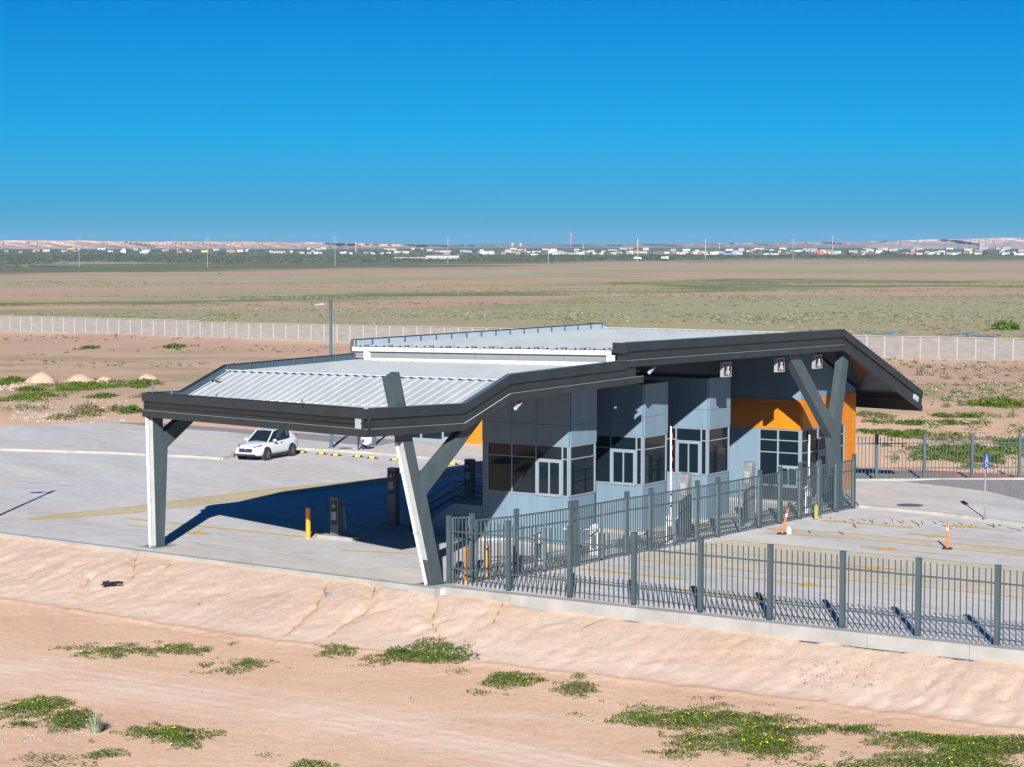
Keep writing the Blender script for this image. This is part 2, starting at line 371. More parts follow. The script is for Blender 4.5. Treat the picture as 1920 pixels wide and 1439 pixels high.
me.vertices.add(len(co)); me.vertices.foreach_set('co', co.ravel())
me.loops.add(quads.size); me.loops.foreach_set('vertex_index', quads.ravel().astype(np.int32))
me.polygons.add(len(quads)); me.polygons.foreach_set('loop_start', np.arange(0, quads.size, 4).astype(np.int32))
me.polygons.foreach_set('use_smooth', np.ones(len(quads), bool)); me.update(calc_edges=True)
# soil map: R graded track, G loose orange soil and painted gully shade, B fine grey silt, A bank darkened against its sun
xr, yr = X.ravel(), Y.ravel(); s_ = sdist(xr, yr)
wv = .5 * vnoise(xr, yr, .25, 21)
def band(pts, wd):
    d, t = seg_dist(xr, yr, [G(px, py, TOE)[:2] for px, py in pts]); return np.clip(1 - d / wd, 0, 1)
track = np.zeros_like(xr)
for off, wd_, st_ in ((-8, .28, 1), (2, .32, .9), (14, .30, 1), (25, .26, .8), (40, .3, .5), (-26, .25, .45)):
    track = np.maximum(track, st_ * band([(-700, 1128 + off), (0, 1245 + off), (480, 1316 + off), (960, 1405 + off * 1.2), (1500, 1520 + off * 1.3)], wd_))
track = np.maximum(track, .45 * band([(-700, 1135), (0, 1255), (480, 1326), (960, 1415), (1500, 1530)], 2.6))
track = np.maximum(track, .5 * band([(120, 1300), (300, 1312), (620, 1330)], .7)); track = np.maximum(track, .35 * band([(700, 1340), (1000, 1345), (1150, 1360)], .9))
track *= np.clip(.85 + vnoise(xr, yr, .8, 22) * .8, 0, 1)
left = np.clip((6 - xr) / 16, 0, 1); w_ = 3.7 + 1.5 * left
silt = np.clip(1 - np.abs(s_ - w_ + .7) / 1.0, 0, 1) * np.clip(.8 + vnoise(xr, yr, .4, 23) * .9, 0, 1)
orange = np.zeros_like(xr)
for g_ in GULLY:
    d, t = seg_dist(xr + wv * .2, yr, g_); orange = np.maximum(orange, np.clip(1 - d / .22, 0, 1))
orange = np.maximum(orange, .5 * np.clip(vnoise(xr, yr, .45, 24) * 1.8 - .25, 0, 1) * (s_ > 0) * (s_ < w_))
ca = me.color_attributes.new('soil', 'FLOAT_COLOR', 'POINT')
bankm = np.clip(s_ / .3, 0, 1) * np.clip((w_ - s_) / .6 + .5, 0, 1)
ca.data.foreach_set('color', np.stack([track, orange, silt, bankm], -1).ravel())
_a, _b = np.array(G(0, 620, -.45)), np.array(G(1900, 678, -.45)); _d = (_b - _a)[:2] / np.linalg.norm((_b - _a)[:2]); WA_ = _a; WN_ = (_d[1], -_d[0])
def ground_mat():
    m = bpy.data.materials.new('desert_soil'); m.use_nodes = True; t = m.node_tree; b = t.nodes['Principled BSDF']; b.inputs['Roughness'].default_value = .97; b.inputs['Specular IOR Level'].default_value = .15
    N = t.nodes.new; L = t.links.new
    g = N('ShaderNodeNewGeometry'); P = g.outputs['Position']
    def noise_(scale, detail=5, vec=P, rough=.6):
        n = N('ShaderNodeTexNoise'); n.inputs['Scale'].default_value = scale; n.inputs['Detail'].default_value = detail; n.inputs['Roughness'].default_value = rough; L(vec, n.inputs['Vector']); return n.outputs[0]
    def math_(op, a, b_=None):
        n = N('ShaderNodeMath'); n.operation = op
        for i, v in enumerate((a, b_)):
            if v is None: continue
            if isinstance(v, (int, float)): n.inputs[i].default_value = v
            else: L(v, n.inputs[i])
        return n.outputs[0]
    def rng(v, a, b_, c=0., d=1.):
        n = N('ShaderNodeMapRange'); n.inputs['From Min'].default_value = a; n.inputs['From Max'].default_value = b_; n.inputs['To Min'].default_value = c; n.inputs['To Max'].default_value = d; L(v, n.inputs[0]); return n.outputs[0]
    def mix(f, a, b_, mode='MIX'):
        n = N('ShaderNodeMix'); n.data_type = 'RGBA'; n.blend_type = mode
        for k, v in (('Factor', f), ('A', a), ('B', b_)):
            s = n.inputs[k]
            if isinstance(v, (int, float)): s.default_value = v
            elif isinstance(v, tuple): s.default_value = (*v, 1)
            else: L(v, s)
        return n.outputs['Result']
    def ramp(v, els):
        n = N('ShaderNodeValToRGB'); e = n.color_ramp.elements
        while len(e) > 1: e.remove(e[-1])
        e[0].position = els[0][0]; e[0].color = (*els[0][1], 1)
        for p, c in els[1:]: k = e.new(p); k.color = (*c, 1)
        L(v, n.inputs[0]); return n.outputs[0]
    sep = N('ShaderNodeSeparateXYZ'); L(P, sep.inputs[0]); x, y = sep.outputs[0], sep.outputs[1]
    # near soil
    n1 = noise_(.22, 6); n2 = noise_(2.2, 8, rough=.72); n3 = noise_(14, 4)
    near = ramp(n1, [(.30, (.53, .365, .262)), (.5, (.58, .41, .295)), (.7, (.61, .445, .325))])
    near = mix(rng(n2, .3, .7), near, mix(1.0, near, (1.10, 1.09, 1.08), 'MULTIPLY'))
    near = mix(1.0, near, ramp(n3, [(.28, (.74, .72, .70)), (.42, (1, 1, 1)), (.64, (1, 1, 1)), (.78, (1.2, 1.21, 1.22))]), 'MULTIPLY')
    near = mix(1.0, near, ramp(noise_(5.5, 9, rough=.8), [(.30, (.80, .77, .75)), (.5, (1, 1, 1)), (.72, (1.12, 1.13, 1.14))]), 'MULTIPLY')
    at = N('ShaderNodeAttribute'); at.attribute_name = 'soil'; sp = N('ShaderNodeSeparateColor'); L(at.outputs[0], sp.inputs[0])
    near = mix(math_('SUBTRACT', 1.0, at.outputs['Alpha']), mix(1.0, near, (.74, .81, .89), 'MULTIPLY'), mix(1.0, near, (1.0, .97, .95), 'MULTIPLY'))  # bank colour lowered to offset the extra sun on its slope
    near = mix(math_('MULTIPLY', sp.outputs[0], .8), near, (.70, .60, .50))
    near = mix(math_('MULTIPLY', sp.outputs[2], .55), near, (.50, .415, .35))
    near = mix(math_('MULTIPLY', sp.outputs[1], .5), near, (.47, .31, .19)); near = mix(rng(sp.outputs[1], .70, .95, 0, .8), near, (.16, .09, .05))  # gully centres darkened, painting in the shade of the crack
    # plain beyond: bands of bare soil and grass lying across the view
    st = N('ShaderNodeMapping'); st.inputs['Scale'].default_value = (.55, 1, 1); st.inputs['Rotation'].default_value = (0, 0, rad(6)); L(P, st.inputs[0])
    nb = noise_(.012, 6, st.outputs[0]); nb2 = noise_(.09, 6, st.outputs[0], .7); nb3 = noise_(.45, 5, st.outputs[0], .75)
    fac = rng(x, -320, 60, 1.9, 1.0)
    fac = math_('ADD', fac, rng(x, 0, 300, 0, -.08))
    yy = math_('MULTIPLY', y, fac)
    yy = math_('MULTIPLY', yy, rng(nb, .25, .75, .80, 1.22)); yy = math_('MULTIPLY', yy, rng(nb2, .2, .8, .955, 1.045))
    lg = math_('LOGARITHM', math_('MAXIMUM', yy, 10.), math.e); tt = rng(lg, 5.3, 8.3)
    pink = (.43, .285, .205); pink2 = (.41, .29, .205); tan = (.36, .285, .18); grass = (.305, .285, .165); olive = (.30, .275, .155); strip = (.12, .155, .06); scrub = (.12, .13, .08); pale = (.36, .32, .205)
    far = ramp(tt, [(0., (.39, .27, .195)), (.09, (.38, .265, .18)), (.128, tan), (.150, grass), (.20, (.32, .295, .175)), (.278, grass), (.300, (.24, .24, .11)), (.315, pink), (.345, pink), (.353, olive), (.372, strip),
                     (.382, strip), (.393, olive), (.424, tan), (.432, pink2), (.478, pink), (.49, olive), (.555, pale), (.578, pink2), (.640, (.34, .27, .17)), (.664, scrub), (.783, scrub), (.80, (.30, .27, .22)), (.90, (.22, .21, .16)), (.93, (.10, .12, .09))])
    # patchy grass over everything
    g2 = ramp(nb3, [(.40, (0, 0, 0)), (.62, (1, 1, 1))]); 
    far = mix(math_('MULTIPLY', math_('MULTIPLY', rng(nb2, .45, .62), g2), .55), far, (.17, .185, .085))
    far = mix(math_('MULTIPLY', rng(nb3, .55, .72), .35), far, (.45, .36, .25))
    # mid ground between slab and perimeter wall
    nm = noise_(.10, 6, st.outputs[0]); nm2 = noise_(1.1, 6, st.outputs[0], .7)
    mid = mix(rng(nm, .46, .60), (.47, .32, .23), (.33, .265, .155)); mid = mix(math_('MULTIPLY', rng(nm2, .5, .66), .4), mid, (.24, .22, .12)); mid = mix(rng(noise_(.045, 4), .55, .7), mid, (.42, .31, .235))
    sw = math_('ADD', math_('MULTIPLY', math_('SUBTRACT', x, float(WA_[0])), float(WN_[0])), math_('MULTIPLY', math_('SUBTRACT', y, float(WA_[1])), float(WN_[1])))   # metres in front of the wall
    foot = math_('MULTIPLY', rng(math_('ADD', sw, math_('MULTIPLY', nb2, 8.)), 20, 5), rng(noise_(.05, 4), .42, .55)); mid = mix(rng(sw, 42, 16), mid, (.46, .30, .22)); mid = mix(math_('MULTIPLY', foot, .8), mid, (.56, .43, .33))
    c = mix(rng(sw, -.2, .2), far, mid)
    k0 = rng(y, 130, 175); nearm = mix(rng(nm2, .64, .76), near, (.27, .25, .14)); near_ = mix(rng(y, 98, 108), near, nearm)
    c = mix(k0, near_, c)
    L(c, b.inputs['Base Color'])
    bp = N('ShaderNodeBump'); bp.inputs['Strength'].default_value = .6; bp.inputs['Distance'].default_value = .05
    hh = math_('ADD', math_('MULTIPLY', n2, 1.0), math_('MULTIPLY', n3, .5)); L(hh, bp.inputs['Height']); L(bp.outputs[0], b.inputs['Normal'])
    return m
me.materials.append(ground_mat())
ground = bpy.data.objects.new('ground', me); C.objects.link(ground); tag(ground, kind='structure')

# slab and walkways
def poly_slab(name, pts, z0, z1, m, kind='structure', parent=None):
    n = len(pts); v = [(p[0], p[1], z1) for p in pts] + [(p[0], p[1], z0) for p in pts]
    ar = sum(pts[i][0] * pts[(i + 1) % n][1] - pts[(i + 1) % n][0] * pts[i][1] for i in range(n))
    if ar < 0: v = v[:n][::-1] + v[n:][::-1]
    f = [tuple(range(n)), tuple(range(n, 2 * n))[::-1]] + [(i, n + i, n + (i + 1) % n, (i + 1) % n) for i in range(n)]
    o = mesh_obj(name, v, f, m, parent, centre=False)
    if kind and not parent: tag(o, kind=kind)
    return o
d1 = (F1b - F1a) / np.linalg.norm(F1b - F1a); d2 = (F2b - F2a) / np.linalg.norm(F2b - F2a)
P1 = F1a - d1 * 60
pad = [tuple(P1), tuple(F1b), tuple(F2a), tuple(F2b + d2 * 30), (60, 62), (60, 103.0), (16.5, 107.6), (16.5, 112), (6, 131)] + [G(480, 812)[:2], G(300, 800)[:2], G(205, 795)[:2], G(0, 803)[:2], (-70, 132), (-95, 130)]
poly_slab('concrete_yard', pad, -.40, 0, M['concrete'])
def strip_poly(pts, wd, z, m, name, kind='structure'):
    """flat painted strip along a ground polyline"""
    p = [Vector(q[:2]) for q in pts]; Lf, Rt = [], []
    for i, q in enumerate(p):
        d = (p[min(i + 1, len(p) - 1)] - p[max(i - 1, 0)]).normalized(); n_ = Vector((-d.y, d.x)) * wd / 2
        Lf.append((q + n_).to_tuple()); Rt.append((q - n_).to_tuple())
    v = [(a[0], a[1], z) for a in Lf + Rt]; k = len(p)
    f = [(i, k + i, k + i + 1, i + 1) for i in range(k - 1)]
    o = mesh_obj(name, v, f, m, centre=False)
    return tag(o, kind=kind)
# raised walkway and kerbs, left and rear
kl = [G(-700, 838), G(0, 845), G(200, 851), G(350, 858), G(415, 862), G(434, 859), G(440, 852), G(470, 843), G(560, 843), G(720, 853), G(850, 865), G(1000, 882)]
back = [(2.0, 131), (-4, 139), G(480, 812), G(300, 800), G(205, 795), G(0, 803), (-70, 132), (-80, 131)]
inner = [(p[0], p[1]) for p in kl]
poly_slab('walkway_slab', inner + [b_[:2] for b_ in back], .0, .12, M['walk'])
def kerb_run(name, pts, wd=.22, h=.14, z0=0.0, m=None):
    mb = MB()
    for i in range(len(pts) - 1):
        a, b = Vector(pts[i][:2]), Vector(pts[i + 1][:2]); d = (b - a); Ln = d.length; d.normalize(); nseg = max(1, round(Ln / 3.0))
        for k in range(nseg):
            p = a + d * (Ln * k / nseg + .008); q = a + d * (Ln * (k + 1) / nseg - .008)
            mb.beam((p.x, p.y, z0 + h / 2), (q.x, q.y, z0 + h / 2), wd, h)
    return tag(mb.build(name, m or M['kerb'], centre=False), kind='structure')
kerb_run('kerb', kl)
# gravel verge at the rear left
gv = [G(200, 795.5), G(320, 799), G(480, 811), G(600, 820), G(760, 830), G(700, 842), G(560, 828), G(430, 815), G(300, 806), G(225, 798)]
poly_slab('gravel_verge', [g_[:2] for g_ in gv], .0, .15, M['gravel'])
# right-hand walkway
kr = [G(1612, 952), G(1760, 966), G(1845, 976), G(1920, 986), G(2150, 1012)]
rw = [g_[:2] for g_ in kr] + [(60, 92), (60, 105.9), (16.6, 107.3)]
poly_slab('walkway_slab', rw, .0, .12, M['walk'])
kerb_run('kerb', kr)
gr = [G(1695, 908), G(1760, 904), (60, 105.6), (60, 96), G(1980, 965), G(1915, 942), G(1855, 927), G(1790, 919)]
poly_slab('gravel_bed', [g_[:2] for g_ in gr], .1, .135, M['gravel'])
# gravel strips behind the rear fence
poly_slab('gravel_bed', [G(1540, 880)[:2], G(1700, 881)[:2], G(1790, 892)[:2], G(1870, 902)[:2], (27, 108.8), (15.5, 108.3)], -.5, -.02, M['gravel'])
poly_slab('red_gravel_bed', [G(1670, 878)[:2], G(1760, 883)[:2], G(1860, 889)[:2], G(1960, 893)[:2], G(1960, 902)[:2], G(1870, 902)[:2], G(1790, 892)[:2], G(1700, 881)[:2]], -.5, .0, M['gravel_red'])
# edge footing under the front fence and under the canopy column
ft = MB(); nd = np.array([d2[1], -d2[0]])
for k in range(12):
    a = F2a + d2 * (k * 3.4 + .006 - .62); b = F2a + d2 * ((k + 1) * 3.4 - .006 - .62)
    ft.add([(a[0] + nd[0] * .03, a[1] + nd[1] * .03, -.41), (b[0] + nd[0] * .03, b[1] + nd[1] * .03, -.41), (b[0] - nd[0] * 1.0, b[1] - nd[1] * 1.0, -.41), (a[0] - nd[0] * 1.0, a[1] - nd[1] * 1.0, -.41),
            (a[0] + nd[0] * .03, a[1] + nd[1] * .03, .055), (b[0] + nd[0] * .03, b[1] + nd[1] * .03, .055), (b[0] - nd[0] * .42, b[1] - nd[1] * .42, .055), (a[0] - nd[0] * .42, a[1] - nd[1] * .42, .055)],
           [(0, 1, 5, 4), (4, 5, 6, 7), (2, 3, 7, 6), (0, 4, 7, 3), (1, 2, 6, 5)])
tag(ft.build('fence_footing', M['foot'], centre=False), kind='structure')
cf = MB()
cf.box(-.75, .55, -.55, .9, -.42, .045, LW); cf.box(-15.8, -14.7, -.5, 1.0, -.25, .04, LW)
tag(cf.build('column_footing', M['foot'], centre=False), kind='structure')
ek = MB()
for k in range(-16, 9):
    a = F1a + d1 * (k * 3.0 + .01); b = F1a + d1 * ((k + 1) * 3.0 - .01)
    Lk = np.linalg.norm(F1b - F1a) - .55
    if (a - F1a) @ d1 > Lk: break
    if (b - F1a) @ d1 > Lk: b = F1a + d1 * Lk
    n1_ = np.array([d1[1], -d1[0]])
    ek.add([(*(a + n1_ * .06), -.3), (*(b + n1_ * .06), -.3), (*(b - n1_ * .3), -.3), (*(a - n1_ * .3), -.3), (*(a + n1_ * .06), .012), (*(b + n1_ * .06), .012), (*(b - n1_ * .22), .012), (*(a - n1_ * .22), .012)],
           [(0, 1, 5, 4), (4, 5, 6, 7), (2, 3, 7, 6), (0, 4, 7, 3), (1, 2, 6, 5)])
tag(ek.build('slab_edge_kerb', M['foot'], centre=False), kind='structure')

# painted lines
for p, q in [((51, 864), (530, 909)), ((290, 867), (685, 900)), ((-200, 859), (432, 920)), ((-200, 875), (345, 930)), ((-200, 884), (300, 932)), ((-200, 904), (75, 930)),
             ((100, 981), (795, 1071)), ((556, 872), (655, 856)), ((627, 879), (715, 864)), ((700, 886), (775, 873)), ((770, 893), (900, 870)), ((480, 866), (505, 862)),
             ((1535, 1115), (1711, 1134)), ((795, 1071), (1250, 1122)), ((-200, 836.5), (410, 842))]:
    strip_poly([G(*p), G(*q)], .11, .006 if p[1] > 850 or p[0] > 0 else .126, M['white_line'], 'white_road_line')
def hatch(name, top, bot, n, zz=.006):
    strip_poly([G(*p) for p in top], .12, zz + .001, M['yellow_line'], 'yellow_road_line'); strip_poly([G(*p) for p in bot], .12, zz + .001, M['yellow_line'], 'yellow_road_line')
    mb = MB(); poly = [G(*p)[:2] for p in top] + [G(*p)[:2] for p in bot[::-1]]; sl = -.12     # stripes run across the view, clipped to the outline
    ys_ = [p[1] - sl * p[0] for p in poly]; c_ = min(ys_)
    while c_ < max(ys_):
        xs_ = []
        for i in range(len(poly)):
            (xa, ya), (xb, yb) = poly[i], poly[(i + 1) % len(poly)]; fa, fb = ya - sl * xa - c_, yb - sl * xb - c_
            if fa * fb < 0: xs_.append(xa + (xb - xa) * fa / (fa - fb))
        xs_.sort()
        for i in range(0, len(xs_) - 1, 2):
            if xs_[i + 1] - xs_[i] > .1: x0, x1 = xs_[i], xs_[i + 1]; mb.add([(x0, c_ + sl * x0 - .05, zz), (x1, c_ + sl * x1 - .05, zz), (x1, c_ + sl * x1 + .05, zz), (x0, c_ + sl * x0 + .05, zz)], [(0, 1, 2, 3)])
        c_ += n
    tag(mb.build(name, M['yellow_worn'], centre=False), kind='structure')
hatch('yellow_hatching', [(50, 972), (240, 951), (480, 920), (720, 897), (905, 875)], [(50, 976), (240, 963), (480, 934), (720, 909), (905, 886)], .24)
hatch('yellow_hatching', [(1195, 1048), (1372, 1014), (1440, 1020), (1680, 1043), (1920, 1065)], [(1196, 1050), (1300, 1062), (1520, 1082), (1720, 1100), (1920, 1122)], .42)
hatch('yellow_hatching', [(1440, 991), (1600, 1001), (1920, 1032)], [(1430, 1000), (1600, 1010), (1920, 1043)], .42)
for p, q, wd in [((243, 973), (565, 1007), .16), ((240, 985), (330, 995), .1), ((1542, 976), (1711, 990), .22), ((1780, 986), (1850, 991), .22), ((1850, 991), (1902, 999), .08), ((1702, 1002), (1902, 1019), .08), ((1612, 1025), (1815, 1044), .08),
                 ((1090, 1067), (1288, 1087), .20), ((1249, 1102), (1482, 1129), .12), ((1350, 1079), (1572, 1102), .10), ((1585, 1060), (1695, 1070), .18), ((905, 1044), (1100, 1062), .12), ((820, 1034), (900, 1022), .12),
                 ((450, 966), (700, 990), .10), ((600, 942), (740, 958), .10), ((640, 1032), (800, 1040), .12)]:
    strip_poly([G(*p), G(*q)], wd * 1.5, .008, M['yellow_line'], 'yellow_road_line')
def arrow(p, q, z=.009, hw=.55):
    a, b = Vector(G(*p)[:2]), Vector(G(*q)[:2]); d = (b - a).normalized(); n_ = Vector((-d.y, d.x)); L_ = (b - a).length
    pts = [a, a + d * L_ * .45 + n_ * hw, a + d * L_ * .42 + n_ * .09, b + n_ * .07, b - n_ * .07, a + d * L_ * .42 - n_ * .09, a + d * L_ * .45 - n_ * hw]
    o = mesh_obj('lane_arrow', [(t.x, t.y, z) for t in pts], [(0, 1, 2), (0, 2, 5), (0, 5, 6), (2, 3, 4, 5)], M['yellow_line'], centre=False); tag(o, kind='structure')
arrow((400, 1003), (300, 992)); arrow((1690, 1033), (1612, 1024)); arrow((1780, 1008), (1702, 1001)); arrow((1545, 1100), (1450, 1090)); arrow((1445, 1125), (1370, 1116)); arrow((1610, 1062), (1690, 1070)); arrow((580, 998), (640, 1004)); arrow((1790, 986), (1850, 992))
# cast covers
for (px, py, r_) in ((1706, 948, .62), (648, 841, .42)):
    c_ = G(px, py, .12); mb = MB(); mb.tube((c_[0], c_[1], .118), (c_[0], c_[1], .132), r_, n=28); mb.tube((c_[0], c_[1], .132), (c_[0], c_[1], .137), r_ * .8, n=24)
    tag(mb.build('manhole_cover', M['iron']), 'round cast cover set in the right walkway beyond the kerb' if px > 1000 else 'round cast cover in the walkway beside the lamp post', 'manhole cover')

# ------------------------------------------------------------------ canopy
AR, AL = .4, -15.55
topR = [(-3.98, 6.74), (1.34, 6.60), (4.01, 7.54), (11.42, 7.743)]; topL = [(-.27, 6.38), (1.75, 6.31), (4.3, 7.29), (12.2, 7.45)]
upR = [(11.44, 8.45), (28.74, 8.43), (36.55, 5.10)]; upL = [(12.2, 8.08), (31.1, 8.25), (39.0, 4.95)]
cen = LW(-7, 10, 0)
can = thing('gateway_canopy', cen, 'angular charcoal edged canopy with ribbed white roof on leaning steel Y columns', 'canopy')
DR = .28
ribm = M['roof']
def roof_slope(FL, BL, FR, BR, n=31):
    """FL = (a, b, z) front left ... ribs run front to back"""
    prof = [(0, 0), (.68, 0), (.78, .055), (.90, .055), (1.0, 0)]
    for i in range(n):
        v = []
        for (Lp, Rp) in ((FL, FR), (BL, BR)):
            for (t, dz) in prof:
                k = (i + t) / n; a, b, z = (Lp[j] + (Rp[j] - Lp[j]) * k for j in range(3)); v.append(LW(a, b, z + dz))
        f = [(j, j + 1, 6 + j, 5 + j) for j in range(4)]
        mesh_obj('roof_panel', v, f, ribm, can)
ins = .10
def rp(a, pt, dz=DR): return (a, pt[0], pt[1] - dz)
aL, aR = AL + ins, AR - ins
roof_slope(rp(aL, (topL[0][0] + .12, topL[0][1]), .22), rp(aL, topL[1]), rp(aR, (topR[0][0] + .12, topR[0][1]), .22), rp(aR, topR[1]), 31)
roof_slope(rp(aL, topL[1]), rp(aL, topL[2]), rp(aR, topR[1]), rp(aR, topR[2]), 31)
roof_slope(rp(aL, topL[2]), rp(aL, (12.9, 7.46)), rp(aR, topR[2]), rp(aR, (12.1, 7.76)), 31)
roof_slope(rp(aL, upL[0]), rp(aL, upL[1]), rp(aR, upR[0]), rp(aR, upR[1]), 31)
roof_slope(rp(aL, upL[1]), rp(aL, upL[2]), rp(aR, upR[1]), rp(aR, upR[2]), 31)
# ridge flashing and small caps along the creases
def crease(Lp, Rp, wd=.16, dz=.0, m='roof_white'):
    n = 9
    for i in range(n):
        k0, k1 = i / n + .001, (i + 1) / n - .001
        f_ = lambda k: LW(aL + (aR - aL) * k, Lp[0] + (Rp[0] - Lp[0]) * k, Lp[1] + (Rp[1] - Lp[1]) * k - DR + .09 + dz)
        mb = MB(); mb.beam(f_(k0), f_(k1), wd, .025); mb.build('ridge_flashing', M[m], can)
crease(topL[2], topR[2]); crease(upL[1], upR[1], .2)
mb = MB()
for i in range(32):
    k = (i + .85) / 31.0
    if k < 1: p = LW(aL + (aR - aL) * k, topL[1][0] + (topR[1][0] - topL[1][0]) * k + .05, topL[1][1] + (topR[1][1] - topL[1][1]) * k - DR + .06); mb.box(-.07, .07, -.09, .09, 0, .035, lambda x, y, z, p=p: (p[0] + x, p[1] + y, p[2] + z))
tag(mb.build('closure_strip', mat('cream_foam_closure', (.72, .55, .36), .8, var=.1), can), kind='stuff')
# fascia bands: (z offset top, z offset bottom, outward offset)
BANDS = [(0, -.34, .0, 'fascia_top_panel'), (-.30, -.76, -.102, 'fascia_middle_panel'), (-.71, -.98, -.01, 'fascia_lower_panel')]
def fascia_run(p, q, out, bands, seg=2.6, endin=0):
    """p, q = (a, b, z_top); out = unit outward (a, b)"""
    p, q = np.array(p, float), np.array(q, float); Ln = np.hypot(*(q - p)[:2]); n = max(1, round(Ln / seg))
    for (zt, zb, off, nm) in bands:
        for i in range(n):
            g_ = .004 / Ln; a = p + (q - p) * (i / n + (g_ if i else 0)); b = p + (q - p) * ((i + 1) / n - (g_ if i < n - 1 else 0))
            v = []
            for c_ in (a, b):
                for (o_, z_) in ((off, zt), (off, zb), (off - .10, zb), (off - .10, zt)):
                    v.append(LW(c_[0] + out[0] * o_, c_[1] + out[1] * o_, c_[2] + z_))
            mesh_obj(nm, v, [(0, 1, 2, 3), (7, 6, 5, 4), (0, 4, 5, 1), (1, 5, 6, 2), (2, 6, 7, 3), (3, 7, 4, 0)], M['fascia'], can)
def sunlit_ledge_run(p, q, out, z_, m='trim'):  # pale strip paints the sun caught on the lower band's top ledge
    p, q = np.array(p, float), np.array(q, float)
    v = []
    for c_ in (p, q):
        for (o_, zz) in ((.008, z_ + .012), (.008, z_ + .002), (-.06, z_ + .002), (-.06, z_ + .012)): v.append(LW(c_[0] + out[0] * o_, c_[1] + out[1] * o_, c_[2] + zz))
    mesh_obj('sunlit_ledge_strip', v, [(0, 1, 2, 3), (7, 6, 5, 4), (0, 4, 5, 1), (1, 5, 6, 2), (2, 6, 7, 3), (3, 7, 4, 0)], M[m], can)
fR = [(AR, *t) for t in topR]; fL = [(AL, *t) for t in topL]; uR = [(AR, *t) for t in upR]; uL = [(AL, *t) for t in upL]
fd = np.array([fR[0][0] - fL[0][0], fR[0][1] - fL[0][1]]); fd /= np.linalg.norm(fd); fo = (fd[1], -fd[0])
fascia_run(fL[0], fR[0], fo, BANDS); sunlit_ledge_run(fL[0], fR[0], fo, -.71)
for i in range(3):
    fascia_run(fR[i], fR[i + 1], (1, 0), BANDS if i < 2 else BANDS[:1]); sunlit_ledge_run(fR[i], fR[i + 1], (1, 0), -.71)
    fascia_run(fL[i], fL[i + 1], (-1, 0), BANDS)
e2 = (AR, 12.6, 7.74 + (12.6 - 11.3) * .026); fascia_run(fR[2], (AR, 12.2, e2[2] - .01), (1, 0), [BANDS[1]]); fascia_run(fR[2], e2, (1, 0), [BANDS[2]]); sunlit_ledge_run(fR[3], e2, (1, 0), -.71)
for i in range(2):
    fascia_run(uR[i], uR[i + 1], (1, 0), BANDS); fascia_run(uL[i], uL[i + 1], (-1, 0), BANDS)
sunlit_ledge_run(uR[0], uR[1], (1, 0), -.71); fascia_run(uR[2], uL[2], (0, 1), BANDS, 2.8)
fascia_run((AR - .72, upR[0][0] - .02, upR[0][1]), (AR, upR[0][0] - .02, upR[0][1]), (0, -1), [(0, -.42, 0, 'fascia_return')], 5)
fascia_run((AR - .55, upR[0][0] - .02, upR[0][1]), (AR, upR[0][0] - .02, upR[0][1]), (0, -1), [(-.42, -.8, -.12, 'fascia_return')], 5)
# corner plate at the front right corner
mb = MB(); cx = fR[0]
for k, (o0, o1, m_) in enumerate(((-.62, -.30, 'trim'), )):
    a_ = (cx[0] + fd[0] * o0 - fo[0] * .06, cx[1] + fd[1] * o0 - fo[1] * .06); b_ = (cx[0] + fd[0] * o1 - fo[0] * .06, cx[1] + fd[1] * o1 - fo[1] * .06)
    mb.beam(LW(*a_, cx[2] - .53), LW(*b_, cx[2] - .53), .16, .34)
mb.build('corner_plate', mat('pale_corner_plate', (.30, .36, .38), .5, var=.05), can)
# inner parapet faces and studs
def parapet(p, q, out, h=.30, studs=0, m='fascia_in'):
    mb = MB(); v = []
    for c_ in (p, q):
        for (o_, z_) in ((-.102, .012), (-.102, -h - .06), (-.16, -h - .06), (-.16, .012)): v.append(LW(c_[0] + out[0] * o_, c_[1] + out[1] * o_, c_[2] + z_))
    mb.add(v, [(0, 1, 2, 3), (7, 6, 5, 4), (0, 4, 5, 1), (1, 5, 6, 2), (2, 6, 7, 3), (3, 7, 4, 0)]); mb.build('parapet_liner', M[m], can)
    for i in range(studs):
        t = (i + .02) / (studs - 1) if studs > 1 else .5; t = min(t, .995); c_ = np.array(p) + (np.array(q) - np.array(p)) * t
        mb = MB(); mb.beam(LW(c_[0] - out[0] * .2, c_[1] - out[1] * .2, c_[2] - h - .05), LW(c_[0] - out[0] * .2, c_[1] - out[1] * .2, c_[2] + .02), .07, .06); mb.build('parapet_stud', M['fascia'], can)
    mb = MB(); a_, b_ = np.array(p), np.array(q); mb.beam(LW(a_[0] - out[0] * .09, a_[1] - out[1] * .09, a_[2] + .022), LW(b_[0] - out[0] * .09, b_[1] - out[1] * .09, b_[2] + .022), .2, .02); mb.build('parapet_cap', M['fascia'] if out[0] < 0 else M['fascia_in'], can)
M['liner_pale'] = mat('pale_blue_liner', (.28, .36, .42), .5, var=.1, scale=1)
def inset(p, q, a=.3, b=.0):
    p, q = np.array(p, float), np.array(q, float); L_ = np.hypot(*(q - p)[:2]); return tuple(p + (q - p) * a / L_), tuple(q - (q - p) * b / L_)
for i in range(3): parapet(*inset(fL[i], fL[i + 1], .3 if i == 0 else 0), (-1, 0), studs=(0, 0, 7)[i]); parapet(*inset(fR[i], fR[i + 1], .3 if i == 0 else 0), (1, 0))
parapet(*inset(fL[0], fR[0], .3, .35), fo, .2)
parapet(uL[0], uL[1], (-1, 0), .30, 18, 'liner_pale'); parapet(uL[1], uL[2], (-1, 0), .3, 0, 'liner_pale')
for i in range(2): parapet(uR[i], uR[i + 1], (1, 0))
mb = MB(); mb.beam(LW(AL + .02, upL[0][0] - .03, upL[0][1] - .95), LW(AL + .02, upL[0][0] - .03, upL[0][1] + .02), .14, .16); mb.build('parapet_end_post', M['fascia'], can)
